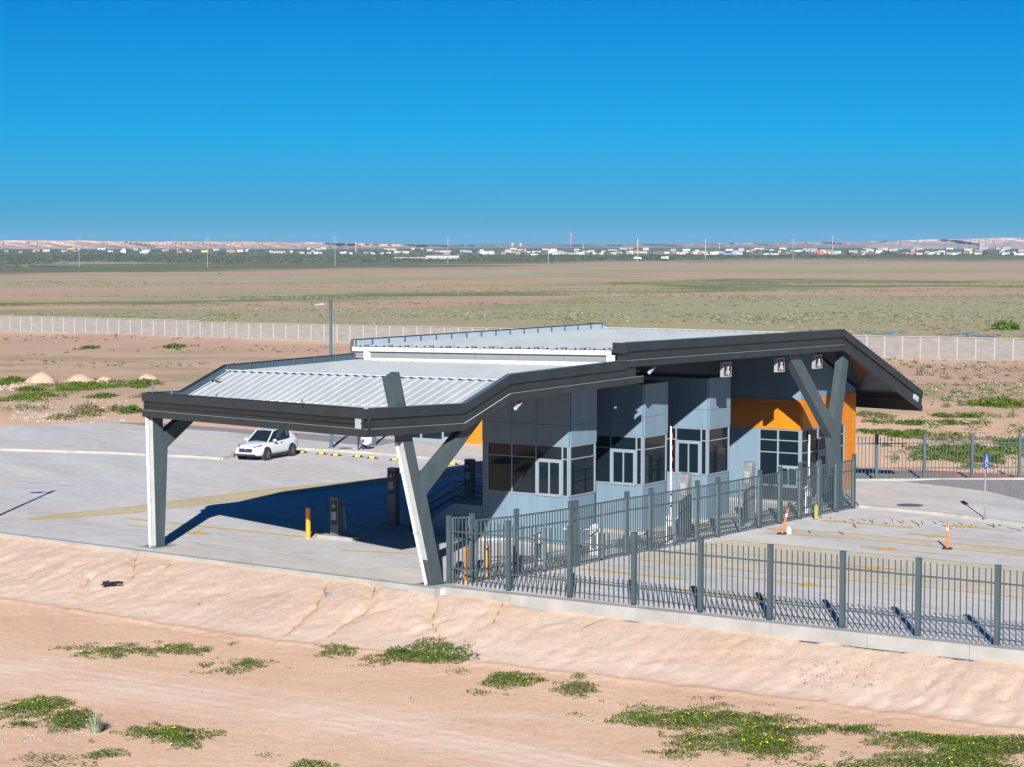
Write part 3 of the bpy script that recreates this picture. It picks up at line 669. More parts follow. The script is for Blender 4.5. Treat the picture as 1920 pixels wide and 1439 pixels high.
# small safety studs on the front lip
for (a_, b_, h_) in ((-14.9, -.35, .42), (-13.3, -.75, .16), (-9.6, -1.75, .14), (-3.3, -3.45, .14)):
    z_ = 6.40 + (a_ + 15.45) / 16.5 * .44; mb = MB(); mb.beam(LW(a_, b_ + .1, z_), LW(a_, b_ + .1, z_ + h_), .06, .06); mb.build('lip_stud', M['fascia_in'], can)
# white beams where the upper roof steps up
def lerp_front(k, dz, db=0): return LW(aL + (aR - aL) * k, upL[0][0] + (upR[0][0] - upL[0][0]) * k + db, upL[0][1] + (upR[0][1] - upL[0][1]) * k + dz)
for i in range(6):
    a, b = i / 6 * .955 + .001, (i + 1) / 6 * .955 - .001
    mb = MB(); mb.beam(lerp_front(a, -.40, -.05), lerp_front(b, -.40, -.05), .14, .20); mb.build('eaves_beam', M['roof_white'], can)
    mb = MB(); mb.beam(lerp_front(a, -.66, .02), lerp_front(b, -.66, .02), .04, .32); mb.build('clerestory_panel', mat('grey_clerestory', (.20, .21, .22), .6, var=.05) if i == 0 else bpy.data.materials['grey_clerestory'], can)
for i in range(8):
    a, b = .066 + i / 8 * .925 + .001, .066 + (i + 1) / 8 * .925 - .001
    mb = MB(); mb.beam(lerp_front(a, -.88, -.16), lerp_front(b, -.88, -.16), .10, .20); mb.build('gutter_beam', M['roof_white'], can)
for k in (.055, .95):
    mb = MB(); mb.beam(lerp_front(k, -.98, .04), lerp_front(k, -.5, .04), .34, .34); mb.build('beam_stub', M['roof_white'], can)
for i in range(12):
    mb = MB(); k = .03 + i * .081; mb.beam(lerp_front(k, -.235, .22), lerp_front(k + .032, -.215, .25), .05, .03); mb.build('rib_clip', M['totem'], can)
mb = MB(); mb.beam(LW(aL + .25, 3.2, 6.78), LW(aL + .9, 3.1, 6.80), .1, .05); mb.build('rib_clip', M['totem'], can)
mb = MB(); mb.tube(LW(AL + .32, 1.9, 6.12), LW(AL + .32, 4.35, 7.10), .04, n=6); mb.build('parapet_pipe', M['trim'], can)
# soffits
def soff(ql, qr, pl, pr, dz=.50):
    v = [LW(aL, ql[0], ql[1] - dz), LW(aR, qr[0], qr[1] - dz), LW(aR, pr[0], pr[1] - dz), LW(aL, pl[0], pl[1] - dz)]; v += [(a, b, c + .03) for a, b, c in v]
    return v
def lp(p, q, t): return (p[0] + (q[0] - p[0]) * t, p[1] + (q[1] - p[1]) * t)
tR = topR[:3] + [(12.5, 7.77)]; tL = topL[:3] + [(13.0, 7.47)]
for RR, LL, dz, n in ((tR, tL, .52, (1, 1, 3)), (upR, upL, .50, (6, 3))):
    for i in range(len(RR) - 1):
        for k in range(n[i]):
            t0, t1 = k / n[i] + .0008, (k + 1) / n[i] - .0008
            v = soff(lp(LL[i], LL[i + 1], t0), lp(RR[i], RR[i + 1], t0), lp(LL[i], LL[i + 1], t1), lp(RR[i], RR[i + 1], t1), dz)
            mesh_obj('soffit_panel', v, [(3, 2, 1, 0), (4, 5, 6, 7), (0, 1, 5, 4), (1, 2, 6, 5), (2, 3, 7, 6), (3, 0, 4, 7)], M['soffit'], can)
mb = MB(); mb.tube(LW(-.1, 34.5, 5.22), LW(-.1, 34.5, 5.40), .10, n=10); mb.build('soffit_light', M['trim'], can)
mb = MB(); mb.beam(LW(AR - .11, 35.75, 4.86), LW(AR - .11, 36.2, 4.67), .12, .34); mb.build('corner_plate', bpy.data.materials['pale_corner_plate'], can)
# columns
def ycolumn(poly, a0, a1, front=True, pipe=True):
    mb = MB(); mb.prism(poly, lambda b, z, a: LW(a, b, z), a0, a1)
    o = mb.build('column', M['steel'], can)
    # triangulate the concave end caps cleanly
    import bmesh
    bm = bmesh.new(); bm.from_mesh(o.data); bmesh.ops.triangulate(bm, faces=[f for f in bm.faces if len(f.verts) > 4], ngon_method='EAR_CLIP'); bmesh.ops.recalc_face_normals(bm, faces=bm.faces); bm.to_mesh(o.data); bm.free()
    return o
c_front = [(0, 0), (.59, 0), (-.35, 3.4), (4.0, 6.85), (3.55, 6.95), (-.65, 3.95), (-1.78, 7.91), (-2.28, 7.7)]
c_left = [(0, 0), (.45, 0), (.68, 4.1), (4.2, 6.45), (3.6, 6.55), (.45, 4.7), (.42, 5.95), (-.12, 5.95)]
c_back = [(28.95, 0), (29.5, 0), (29.1, 3.4), (29.85, 7.15), (29.35, 7.35), (28.55, 4.08), (24.9, 7.8), (24.0, 7.8), (28.35, 3.36)]
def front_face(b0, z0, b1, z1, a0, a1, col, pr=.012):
    mb = MB(); mb.prism([(b0 - pr, z0), (b1 - pr, z1), (b1 - pr - .0, z1), (b0 - pr, z0)][:2] + [(b1 + .0, z1), (b0 + .0, z0)], lambda b, z, a: LW(a, b, z), a0 + .004, a1 - .004); mb.build('sunlit_front_face', M['steel_sunlit'], col)  # pale skin paints sunlight onto the column's front face
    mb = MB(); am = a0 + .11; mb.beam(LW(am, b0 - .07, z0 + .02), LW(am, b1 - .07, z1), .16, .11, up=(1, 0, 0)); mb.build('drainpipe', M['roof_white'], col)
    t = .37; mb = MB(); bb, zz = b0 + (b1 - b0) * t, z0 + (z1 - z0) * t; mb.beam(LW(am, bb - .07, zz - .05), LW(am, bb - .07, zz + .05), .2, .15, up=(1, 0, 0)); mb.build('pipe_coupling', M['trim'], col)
col1 = ycolumn(c_front, -.38, 0); col1['label'] = 'front right leaning column whose arm rises through the roof'
def sub_front(o, *a):   # sunlit-toned faces are sub-parts of the column: parent chain thing > column > face
    front_face(*a, o)
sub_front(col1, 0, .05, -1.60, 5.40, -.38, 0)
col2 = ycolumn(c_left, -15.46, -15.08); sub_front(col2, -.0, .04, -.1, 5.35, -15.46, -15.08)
ycolumn(c_back, -.35, .03); ycolumn([(b + 1.6, z if z < 6 else z - .25) for b, z in c_back], -15.46, -15.08)

for (a0_, a1_, b0_, b1_, z_) in ((-.52, .12, -.14, .74, .045), (-15.6, -14.95, -.14, .6, .04), (-.5, .17, 28.8, 29.65, .0)):
    mb = MB(); mb.box(a0_, a1_, b0_, b1_, z_, z_ + .025, LW)
    for aa in (a0_ + .06, a1_ - .06):
        for bb_ in (b0_ + .06, b1_ - .06): p_ = LW(aa, bb_, 0); mb.tube((p_[0], p_[1], z_ + .02), (p_[0], p_[1], z_ + .07), .022, n=6)
    mb.build('base_plate', M['steel'], can)
# lane signals and spot lights hanging under the edge
def LS(a, b, z): return LW(a - .26, b, z - .04)
for i, (b_, ex) in enumerate(((19.25, 'first'), (23.65, 'middle'), (26.95, 'last'))):
    where = ('above the third booth', 'beside the leaning arm of the rear column', 'between the two arms of the rear column')[i]
    t = thing('lane_signal', LW(-.2, b_ + .3, 6.66), 'white cased lane signal hung %s' % where, 'signal', 'lane signals under the roof edge')
    mb = MB(); mb.box(.0, .17, b_, b_ + .64, 6.70, 7.34, LS); mb.build('housing', M['trim'], t)
    mb = MB(); mb.box(.171, .18, b_ + .05, b_ + .59, 6.76, 7.28, LS); mb.build('face', M['dark'], t)
    cb, cz = b_ + .32, 7.02
    mb = MB(); mb.beam(LS(.19, cb - .17, cz - .22), LS(.19, cb + .17, cz + .22), .012, .035); mb.beam(LS(.196, cb + .17, cz - .22), LS(.196, cb - .17, cz + .22), .012, .035); mb.build('cross_mark', mat('amber_red_leds', (.50, .40, .30), .5, var=.2, scale=9) if i == 0 else bpy.data.materials['amber_red_leds'], t)
    mb = MB(); mb.beam(LS(.202, cb, cz - .22), LS(.202, cb, cz + .22), .01, .025); mb.beam(LS(.204, cb, cz - .23), LS(.204, cb - .12, cz - .06), .01, .022); mb.beam(LS(.206, cb, cz - .23), LS(.206, cb + .12, cz - .06), .01, .022); mb.build('arrow_mark', M['white_plastic'], t)
    mb = MB(); mb.beam(LS(.09, cb, 7.34), LS(.09, cb, 7.98), .04, .04); mb.build('hanger', M['dark'], t)
for (b_, z_, wh, hz) in ((4.84, 6.33, 'above the first booth', 7.0), (13.6, 7.27, 'at the step between the two roofs', 7.9)):
    t = thing('spot_light', LW(.1, b_, z_), 'small silver spot light tilted down under the fascia %s' % wh, 'light')
    mb = MB(); mb.tube(LW(.1, b_ - .2, z_ - .12), LW(.1, b_ + .16, z_ + .12), .075, n=10); mb.build('barrel', M['trim'], t)
    mb = MB(); mb.tube(LW(.1, b_ - .214, z_ - .13), LW(.1, b_ - .20, z_ - .12), .066, n=10); mb.build('lens', M['lamp_glass'], t)
    mb = MB(); mb.beam(LW(.1, b_ + .12, z_ + .1), LW(.1, b_ + .2, hz), .03, .03); mb.build('bracket', M['dark'], t)

# ------------------------------------------------------------------ inspection booths
def wall_piece(T, u0, u1, s0, s1, z0, z1, m, parent, name='wall_panel', gap=.006):
    mb = MB(); mb.box(u0 + gap, u1 - gap, s0, s1, z0 + gap, z1 - gap, T); return mb.build(name, m, parent)
def booth(P0, label):
    T = frameT(P0); t = thing('inspection_booth', (P0[0], P0[1], 0), label, 'booth', 'inspection booths')
    Wd, D, top = 4.28, 2.1, 6.43; zs, zh = 2.07, 4.18; wb = M['wall_blue']
    mb = MB(); mb.box(.10, Wd - .1, .10, D - .1, .1, top - .02, T); mb.build('core', M['dark'], t)
    # lower and upper cladding on the long face (s<0.1) and short face (u<0.1)
    for u0, u1 in ((.0, .32), (.32, 1.56), (1.56, 2.8), (2.8, 4.28)):
        wall_piece(T, u0, u1, 0, .09, .0, zs, wb, t, gap=.005)
    for u0, u1 in ((0, 1.56), (1.56, 2.8), (2.8, 4.28)):
        for z0, z1 in ((zh, 5.02), (5.02, top)): wall_piece(T, u0, u1, -.035, .09, z0, z1, wb, t, gap=.007)
    mb = MB(); mb.box(-.0, .09, .095, D, .0, zs, T); mb.build('wall_panel', wb, t)
    for z0, z1 in ((zh, 5.02), (5.02, top)):
        mb = MB(); mb.box(-.035, .09, -.028 + .12, D + .03, z0 + .007, z1 - .007, T); mb.build('wall_panel', wb, t)
    mb = MB(); mb.box(Wd - .09, Wd, .095, D, .0, top, T); mb.build('end_wall', wb, t)
    mb = MB(); mb.box(0, Wd, D - .09, D, 0, top, T); mb.build('rear_wall', wb, t)
    mb = MB(); mb.box(4.01, Wd - .001, 0, .09, zs + .005, zh - .005, T); mb.build('end_pier', wb, t)
    mb = MB(); mb.box(-.03, Wd, -.03, D + .02, top, top + .03, T); mb.build('roof_cap', M['fascia'], t)
    # glazing, long face
    def frame_bar(u0, u1, z0, z1, s0=-.03, s1=.06): mb = MB(); mb.box(u0, u1, s0, s1, z0, z1, T); mb.build('window_frame', M['frame'], t)
    frame_bar(.0, 4.03, zh - .055, zh - .004); frame_bar(1.6, 4.03, zs + .002, zs + .06); frame_bar(.0, .30, zs + .002, zs + .06)
    for u in (4.0, 2.8, 1.6, .32, .06): frame_bar(u - .03, u + .03, zs + .062, zh - .057, -.028, .058)
    frame_bar(1.632, 3.968, 3.60, 3.645, -.026, .055); frame_bar(.092, .288, 3.60, 3.645, -.026, .055)
    def pane(u0, u1, z0, z1): mb = MB(); mb.box(u0, u1, .012, .024, z0, z1, T); mb.build('window_pane', M['glass'], t)
    for u0, u1 in ((2.83, 3.97), (1.63, 2.77), (.09, .29)):
        pane(u0, u1, zs + .06, 3.6); pane(u0, u1, 3.645, zh - .055)
    pane(.35, 1.57, 3.645, zh - .055)
    # pass-through window with a thick frame
    fb = MB(); fb.box(.352, 1.568, -.05, .055, 3.46, 3.60, T); fb.box(.352, 1.568, -.05, .055, zs - .02, zs + .09, T); fb.box(.352, .46, -.05, .055, zs + .09, 3.46, T); fb.box(1.46, 1.568, -.05, .055, zs + .09, 3.46, T); fb.box(.93, .985, -.045, .055, zs + .09, 3.46, T)
    sw = fb.build('service_window', M['frame'], t)
    for u0, u1 in ((.46, .93), (.985, 1.46)):
        mb = MB(); mb.box(u0, u1, .0, .012, zs + .09, 3.46, T); mb.build('window_pane', M['glass'], sw)
    # glazing, short face
    def fb2(s0, s1, z0, z1, u0=-.03, u1=.06): mb = MB(); mb.box(u0, u1, s0, s1, z0, z1, T); mb.build('window_frame', M['frame'], t)
    fb2(.0, .10, zs + .062, zh - .057, -.032, .02); fb2(D - .12, D - .03, zs + .002, zh - .006); fb2(.10, D - .12, zs + .002, zs + .06); fb2(.10, D - .12, zh - .055, zh - .004); fb2(.10, D - .12, 3.60, 3.645)
    for z0, z1 in ((zs + .06, 3.6), (3.645, zh - .055)):
        mb = MB(); mb.box(.012, .024, .10, D - .12, z0, z1, T); mb.build('window_pane', M['glass'], t)
    mb = MB(); mb.box(-.30, Wd + .3, -.30, D + .3, .0, .12, T); mb.build('plinth_slab', M['kerb'], t)
    return t
CC = [G(1067, 1027), G(1205, 1001), G(1326, 978), G(1500, 945)]
booth(CC[0], 'pale blue raised booth nearest the front, beside the stairs'); booth(CC[1], 'pale blue raised booth in the middle of the row of three'); booth(CC[2], 'pale blue raised booth nearest the orange banded office')

# stairs and railing beside the first booth
T1 = frameT(CC[0])
st = thing('booth_stairs', T1(5.6, .6, 0), 'raised landing and stairs in shade at the left end of the first booth', 'stairs')
LZ = 1.42
mb = MB(); mb.box(4.30, 5.75, .0, 1.6, 0, LZ, T1); mb.build('landing', M['wall_blue'], st)
ns = 8
for i in range(ns):
    u0 = 5.75 + i * .29; mb = MB(); mb.box(u0, u0 + .29, .1, 1.5, 0, LZ - (i + 1) * LZ / (ns + 1), T1); mb.build('step', M['kerb'], st)
for s0 in (.0, 1.5):
    mb = MB(); mb.prism([(5.752, 0), (5.752 + ns * .29, 0), (5.752, LZ)], lambda u, z, s: T1(u, s, z), s0, s0 + .1); mb.build('stringer', M['wall_blue'], st)
rl = thing('stair_railing', T1(5.6, .05, LZ), 'dark metal pipe railing on the near side of the shaded stairs', 'railing')
rl2 = thing('stair_railing', T1(5.6, 1.55, LZ), 'dark metal pipe railing on the far side of the shaded stairs', 'railing')
for root, s0 in ((rl, .06), (rl2, 1.54)):
    for h in (.95, .62, .30):
        mb = MB(); mb.tube(T1(4.35 if s0 < 1 else 4.35, s0, LZ + h), T1(5.75, s0, LZ + h), .025, n=6); mb.tube(T1(5.75, s0, LZ + h), T1(5.75 + ns * .29, s0, .12 + h), .025, n=6); mb.build('rail', M['dark'], root)
    for u, z in ((4.36, LZ), (5.05, LZ), (5.75, LZ), (6.9, LZ - 1.15 * LZ / (ns * .29)), (8.05, .04)):
        mb = MB(); mb.tube(T1(u, s0, z), T1(u, s0, z + .97), .028, n=6); mb.build('post', M['dark'], root)

# ------------------------------------------------------------------ office building with orange band
T4 = frameT(CC[3])
of = thing('office_building', (CC[3][0], CC[3][1], 0), 'office block under the roof with orange band and gridded windows', 'building')
mb = MB(); mb.box(.12, 6.9, .12, 6.25, 0, 5.0, T4); mb.build('core', M['dark'], of)
ztop = 7.85
def roofz(s): b = 29.08 + s * .995; return (upR[1][1] + (upR[2][1] - upR[1][1]) * max(0, (b - 28.9)) / 7.81) - .54
orange = M['orange']; wb = M['wall_blue']
for u0, u1 in ((0, 1.18), (1.18, 2.2), (2.2, 3.9), (3.9, 7)):
    for z0, z1 in ((3.54, 4.72), (4.72, 4.97)): mb = MB(); mb.box(u0 + .005, u1 - .005, -.03, .11, z0 + .005, z1 - .005, T4); mb.build('orange_panel', orange, of)
for u0, u1 in ((0, 1.3), (1.3, 2.6), (2.6, 3.9), (3.9, 7)):
    mb = MB(); mb.box(u0 + .005, u1 - .005, 0, .11, 4.975, roofz(-.1) + .05, T4); mb.build('upper_wall_panel', wb, of)
for u0, u1 in ((2.2, 3.9), (3.9, 7)):
    mb = MB(); mb.box(u0 + .005, u1 - .005, 0, .11, .1, 3.535, T4); mb.build('lower_wall_panel', wb, of)
for s0, s1 in ((0.115, .9), (.9, 2.95), (2.95, 5.06), (5.06, 6.37)):
    for z0, z1 in ((3.54, 4.72), (4.72, 4.97)): mb = MB(); mb.box(-.03, .09, s0 + .005, s1 - .005, z0 + .005, z1 - .005, T4); mb.build('orange_panel', orange, of)
for k in range(4):
    s0, s1 = (0.115, 1.6, 3.2, 4.8, 6.37)[k:k + 2]
    mb = MB(); mb.prism([(s0 + .003, 4.975), (s1 - .003, 4.975), (s1 - .003, roofz(s1) + .04), (s0 + .003, roofz(s0) + .04)], lambda s, z, u: T4(u, s, z), 0, .09); mb.build('upper_wall_panel', wb, of)
for z0, z1 in ((.0, 1.25), (1.25, 2.4), (2.4, 3.54)): mb = MB(); mb.box(-.03, .5, 5.06, 6.37, z0 + .005, z1 - .005, T4); mb.build('orange_panel', orange, of)
mb = MB(); mb.box(0, 6.9, 6.0, 6.3, 0, 4.9, T4); mb.build('rear_wall', orange, of)
# window grid on the long side
def bar(x, nm='window_frame', m='frame'): mb = MB(); mb.box(*x, T4); return mb.build(nm, M[m], of)
for u in (2.17, 1.18, .06): bar((u - .04, u + .04, -.04, .07, .78, 3.535))
for z in (3.50, 3.0, 2.41): bar((.1, 2.13, -.03, .06, z - .025, z + .025))
bar((1.22, 2.13, -.03, .06, .78, .84)); bar((.1, 1.14, -.05, .06, 1.66, 1.80)); bar((.1, 1.14, -.05, .06, .74, .88)); bar((.1, .2, -.05, .06, .88, 1.66)); bar((1.04, 1.14, -.05, .06, .88, 1.66)); bar((.6, .66, -.045, .06, .88, 1.66))
for u0, u1 in ((1.22, 2.13), (.1, 1.14)):
    for z0, z1 in ((3.025, 3.475), (2.435, 2.975), (.84 if u0 > 1 else 1.8, 2.385)): bar((u0, u1, .01, .02, z0, z1), 'window_pane', 'glass')
bar((.2, .6, -.0, .012, .88, 1.66), 'window_pane', 'glass'); bar((.66, 1.04, -.0, .012, .88, 1.66), 'window_pane', 'glass')
bar((.02, 2.2, 0, .1, .12, .73), 'plinth_panel', 'dark')
for s in (.06, .89, 1.92, 3.03, 4.0, 5.0): bar((-.04, .06, s - .04, s + .04, .12, 3.535))
for z in (3.50, 3.0, 2.41): bar((-.03, .06, .1, 4.96, z - .025, z + .025))
for k, (s0, s1) in enumerate(((.1, .85), (.93, 1.88), (1.96, 2.99), (3.07, 3.96), (4.04, 4.96))):
    for z0, z1 in ((3.025, 3.475), (2.435, 2.975), (.3, 2.385)):
        if k == 2 and z0 < 1: continue
        bar((.01, .02, s0, s1, z0, z1), 'window_pane', 'glass')
d_ = bar((-.035, .03, 1.96, 2.99, .12, 2.38), 'door', 'frame'); mb = MB(); mb.box(-.045, -.036, 2.2, 2.75, .5, 2.1, T4); mb.build('door_pane', M['glass'], d_); mb = MB(); mb.box(-.09, -.046, 2.83, 2.87, 1.0, 1.3, T4); mb.build('handle', M['dark'], d_)
mb = MB(); mb.box(-.4, 7.0, -.4, 6.6, 0, .11, T4); mb.build('plinth_slab', M['kerb'], of)

# upper inner wall closing the space above the booths
T3 = frameT(CC[2])
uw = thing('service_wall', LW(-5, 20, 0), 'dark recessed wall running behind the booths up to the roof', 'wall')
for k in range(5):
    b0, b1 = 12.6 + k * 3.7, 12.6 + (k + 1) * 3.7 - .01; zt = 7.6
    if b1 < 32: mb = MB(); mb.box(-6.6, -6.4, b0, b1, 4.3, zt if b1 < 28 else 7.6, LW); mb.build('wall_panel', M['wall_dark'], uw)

# second building behind, seen under the canopy
Pb = G(745, 827); Tb = frameT(Pb)
rb = thing('rear_office', (Pb[0], Pb[1], 0), 'low orange and glass office seen under the canopy behind the parking bays', 'building')
def bb(x, nm, m): mb = MB(); mb.box(*x, Tb); return mb.build(nm, M[m], rb)
bb((-16, -.05, .3, 9, 0.12, 3.6), 'wall', 'wall_blue')
bb((-16, .2, -.1, 9.2, 3.6, 4.1), 'roof_edge', 'fascia')
for k, (u0, u1) in enumerate(((-.05, -1.7), (-1.75, -3.35), (-3.45, -5.0))):
    p = bb((u1, u0, .22, .26, .3, 3.5), 'window_pane', 'glass')
for u in (0, -.03 - 1.7, -3.4, -5.02): bb((u - .05, u + .05, .12, .27, .12, 3.6), 'window_frame', 'frame')
bb((-5.0, -3.45, .12, .27, .12, .42), 'window_frame', 'frame'); bb((-3.33, -.05, .16, .27, .12, .26), 'window_frame', 'frame')
for k in range(7): bb((-5.1 - (k + 1) * 1.5 + .005, -5.1 - k * 1.5 - .005, .1, .28, .12, 1.9), 'orange_panel', 'orange'); bb((-5.1 - (k + 1) * 1.5 + .005, -5.1 - k * 1.5 - .005, .1, .28, 1.91, 3.59), 'orange_panel', 'orange')

# ------------------------------------------------------------------ fences
def picket_fence(posts, name, label, hp=2.48, hpick=2.36, rails=(1.92, .56), zb=.05, npk=12, pw=.16, spike=None):
    root = thing(name, (*posts[0][:2], zb), label, 'fence')
    d0 = Vector((posts[1][0] - posts[0][0], posts[1][1] - posts[0][1], 0)); ang = math.atan2(d0.y, d0.x)
    mb = MB(); mb.box(-pw / 2, pw / 2, -pw / 2, pw / 2, 0, hp); mb.box(-pw / 2 - .008, pw / 2 + .008, -pw / 2 - .008, pw / 2 + .008, hp, hp + .012)
    src = None
    pk = None
    for i, p in enumerate(posts):
        loc = Vector((p[0], p[1], zb)) - Vector(root.location)
        if src is None: src = mb.build('post', M['fence'], root, local=True, centre=False); src.location = loc; src.rotation_euler = (0, 0, ang)
        else: share('post', src, loc, root, (0, 0, ang))
        if i == len(posts) - 1: break
        q = posts[i + 1]; a = Vector((p[0], p[1], 0)); b = Vector((q[0], q[1], 0)); d = (b - a).normalized()
        for z in rails:
            m2 = MB(); m2.beam(a + d * pw / 2 + Vector((0, 0, zb + z)), b - d * pw / 2 + Vector((0, 0, zb + z)), .045, .05); m2.build('rail', M['fence'], root)
        for k in range(1, npk + 1):
            c_ = a + (b - a) * k / (npk + 1) + Vector((0, 0, zb + .03)) - Vector(root.location)
            if pk is None:
                m3 = MB(); m3.box(-.015, .015, -.015, .015, 0, hpick - .03); pk = m3.build('picket', M['fence'], root, local=True, centre=False); pk.location = c_; pk.rotation_euler = (0, 0, ang)
            else:
                o = share('picket', pk, c_, root, (R.uniform(-.006, .006), R.uniform(-.006, .006), ang))
    return root
pa = [(842.5, 1096), (953.75, 1108.75), (1068, 1122), (1188, 1134.5), (1312, 1148), (1443, 1163.75), (1578.75, 1179.5), (1720.5, 1195.75), (1869, 1212)]
pA = [np.array(G(*q)) for q in pa]; dA = (pA[-1] - pA[0]) / 8
pA = [pA[0] + dA * k for k in range(12)]
picket_fence(pA, 'front_fence', 'grey steel picket fence along the front edge of the yard, open picket tops')
pC = [np.array(G(1643, 903)) + (np.array(G(1911, 901)) - np.array(G(1643, 903))) / 3 * k for k in range(-2, 8)]
picket_fence(pC, 'rear_fence', 'grey steel picket fence on a low kerb behind the right walkway', hp=2.32, hpick=2.22, rails=(1.85, .55), zb=.14)
kerb_run('kerb', [pC[0] - np.array([0, .12, 0]), pC[-1] - np.array([0, .12, 0])], .34, .16)
# short return panel and the row of gates beside the booths
def gate(name, a, b, label, cat, zb=.06, h=2.36, mid=False, hinge=True, rails=None, group='gate leaves beside the booths'):
    a = Vector((a[0], a[1], 0)); b = Vector((b[0], b[1], 0)); d = (b - a).normalized(); Ln = (b - a).length; ang = math.atan2(d.y, d.x)
    t = thing(name, ((a.x + b.x) / 2, (a.y + b.y) / 2, zb), label, cat, group)
    e = .11
    for z in (rails or (h, h - .48, .42, .06)):
        mb = MB(); mb.beam(a + d * e + Vector((0, 0, zb + z)), b - d * e + Vector((0, 0, zb + z)), .045, .055); mb.build('rail', M['fence'], t)
    for x in [e, Ln - e] + ([Ln / 2] if mid else []):
        mb = MB(); mb.beam(a + d * x + Vector((0, 0, zb + .03)), a + d * x + Vector((0, 0, zb + h)), .10 if mid and x == Ln / 2 else .07, .07, up=(0, 1, 0)); mb.build('stile', M['fence'], t)
    n = int(Ln / .165); pk = None
    for k in range(1, n):
        x = e + (Ln - 2 * e) * k / n
        c_ = a + d * x + Vector((0, 0, zb + .07)) - Vector(t.location)
        if pk is None:
            m3 = MB(); m3.box(-.015, .015, -.015, .015, 0, h - .07); pk = m3.build('picket', M['fence'], t, local=True, centre=False); pk.location = c_; pk.rotation_euler = (0, 0, ang)
        else: share('picket', pk, c_, t, (0, 0, ang))
    return t
gp = [(0.57, 1.53), (1.07, 3.5), (1.25, 6.6), (1.25, 6.94), (1.09, 10.5), (1.17, 12.05), (1.12, 15.48), (1.10, 17.09), (.97, 20.58), (.93, 22.33), (.79, 24.28), (.81, 25.94), (.84, 27.42), (.78, 29.11)]
gw = [LW(*p) for p in gp]
gate('fence_return', pA[0], gw[0], 'short picket panel turning back at the front corner of the yard fence', 'fence', mid=False, h=2.38, rails=(2.38, 1.6, .5), group=None)
names = {0: 'first gate leaf from the front corner, orange bollards behind it', 1: 'gate leaf beside the first booth, second from the front corner', 3: 'wide gate leaf across the corner of the first booth', 4: 'narrow gate leaf between the first and second booths',
         5: 'wide gate leaf in front of the second booth', 6: 'narrow gate leaf beside the first galvanised pillar', 7: 'wide gate leaf in front of the third booth and second galvanised pillar', 8: 'gate leaf left of the leaning orange marker post',
         9: 'gate leaf behind the leaning orange marker post', 10: 'gate leaf with a yellow jug hung at its foot', 11: 'narrow gate leaf in front of the rear column', 12: 'last gate leaf at the far corner of the row'}
for k, l in names.items(): gate('gate_leaf', gw[k], gw[k + 1], l, 'gate', mid=(k in (1, 3, 5, 7)), h=2.24 + .0 * k)
angB = math.atan2(B[1], B[0]); src = None
plc = ['at the front corner before the first leaf', 'beside the first orange bollard', 'left post of the close pair by the first booth', 'right post of the close pair by the first booth', 'by the far edge of the first booth', 'between the first and second booths', 'by the corner of the second booth',
       'beyond the first galvanised pillar', 'beyond the second galvanised pillar', 'behind the leaning orange marker', 'under the office window', 'before the rear column', 'beside the rear column base', 'at the far corner of the gate row']
for k, p in enumerate(gw):
    mb = MB()
    if src is None:
        mb.box(-.075, .075, -.075, .075, 0, 2.56); mb.box(-.083, .083, -.083, .083, 2.56, 2.575)
        t = thing('gate_post', (p[0], p[1], 0), 'square grey gate post ' + plc[k], 'post', 'gate posts beside the booths', angB); src = t
        mb.build('shaft', M['fence'], t, local=True, centre=False)
        for z in (.5, 1.75, 2.2): m2 = MB(); m2.box(-.11, -.075, -.03, .03, z, z + .1); m2.build('hinge', M['dark'], t, local=True, centre=False)
    else:
        t = copy_tree(src); t.location = (p[0], p[1], 0); t['label'] = 'square grey gate post ' + plc[k]

# ------------------------------------------------------------------ posts, pillars, barriers
def placed(builder, spots, lab, cat, group):
    proto = None
    for (x, y, rz, ex) in spots:
        if proto is None: proto = builder(); t = proto
        else: t = copy_tree(proto)
        t.location = (x, y, t.location.z if t is proto else 0); t.location.z = 0; t.rotation_euler = (0, 0, rz); tag(t, lab % ex if '%s' in lab else lab, cat, group)
def mk(name, parts):
    t = thing(name, (0, 0, 0), 'x', 'x')
    for nm, mb, m in parts: mb.build(nm, M[m], t, local=True, centre=False)
    return t
def bollard():
    a = MB(); a.tube((0, 0, 0), (0, 0, 1.28), .10, n=14); a.sphere((0, 0, 1.28), .10, 14, 6, sq=(1, 1, .5)); b = MB(); b.tube((0, 0, 0), (0, 0, .03), .16, n=14)
    return mk('orange_bollard', [('post', a, 'orange_paint'), ('base_plate', b, 'kerb')])
placed(bollard, [(*G(578, 1010)[:2], 0, 'standing alone at the shadow edge under the canopy'), (*G(875, 1092)[:2], 0, 'just inside the front corner of the gate row, the left of two'), (*G(912, 1088)[:2], 0, 'inside the gate row, the right of two')], 'orange steel bollard %s', 'bollard', 'orange bollards')
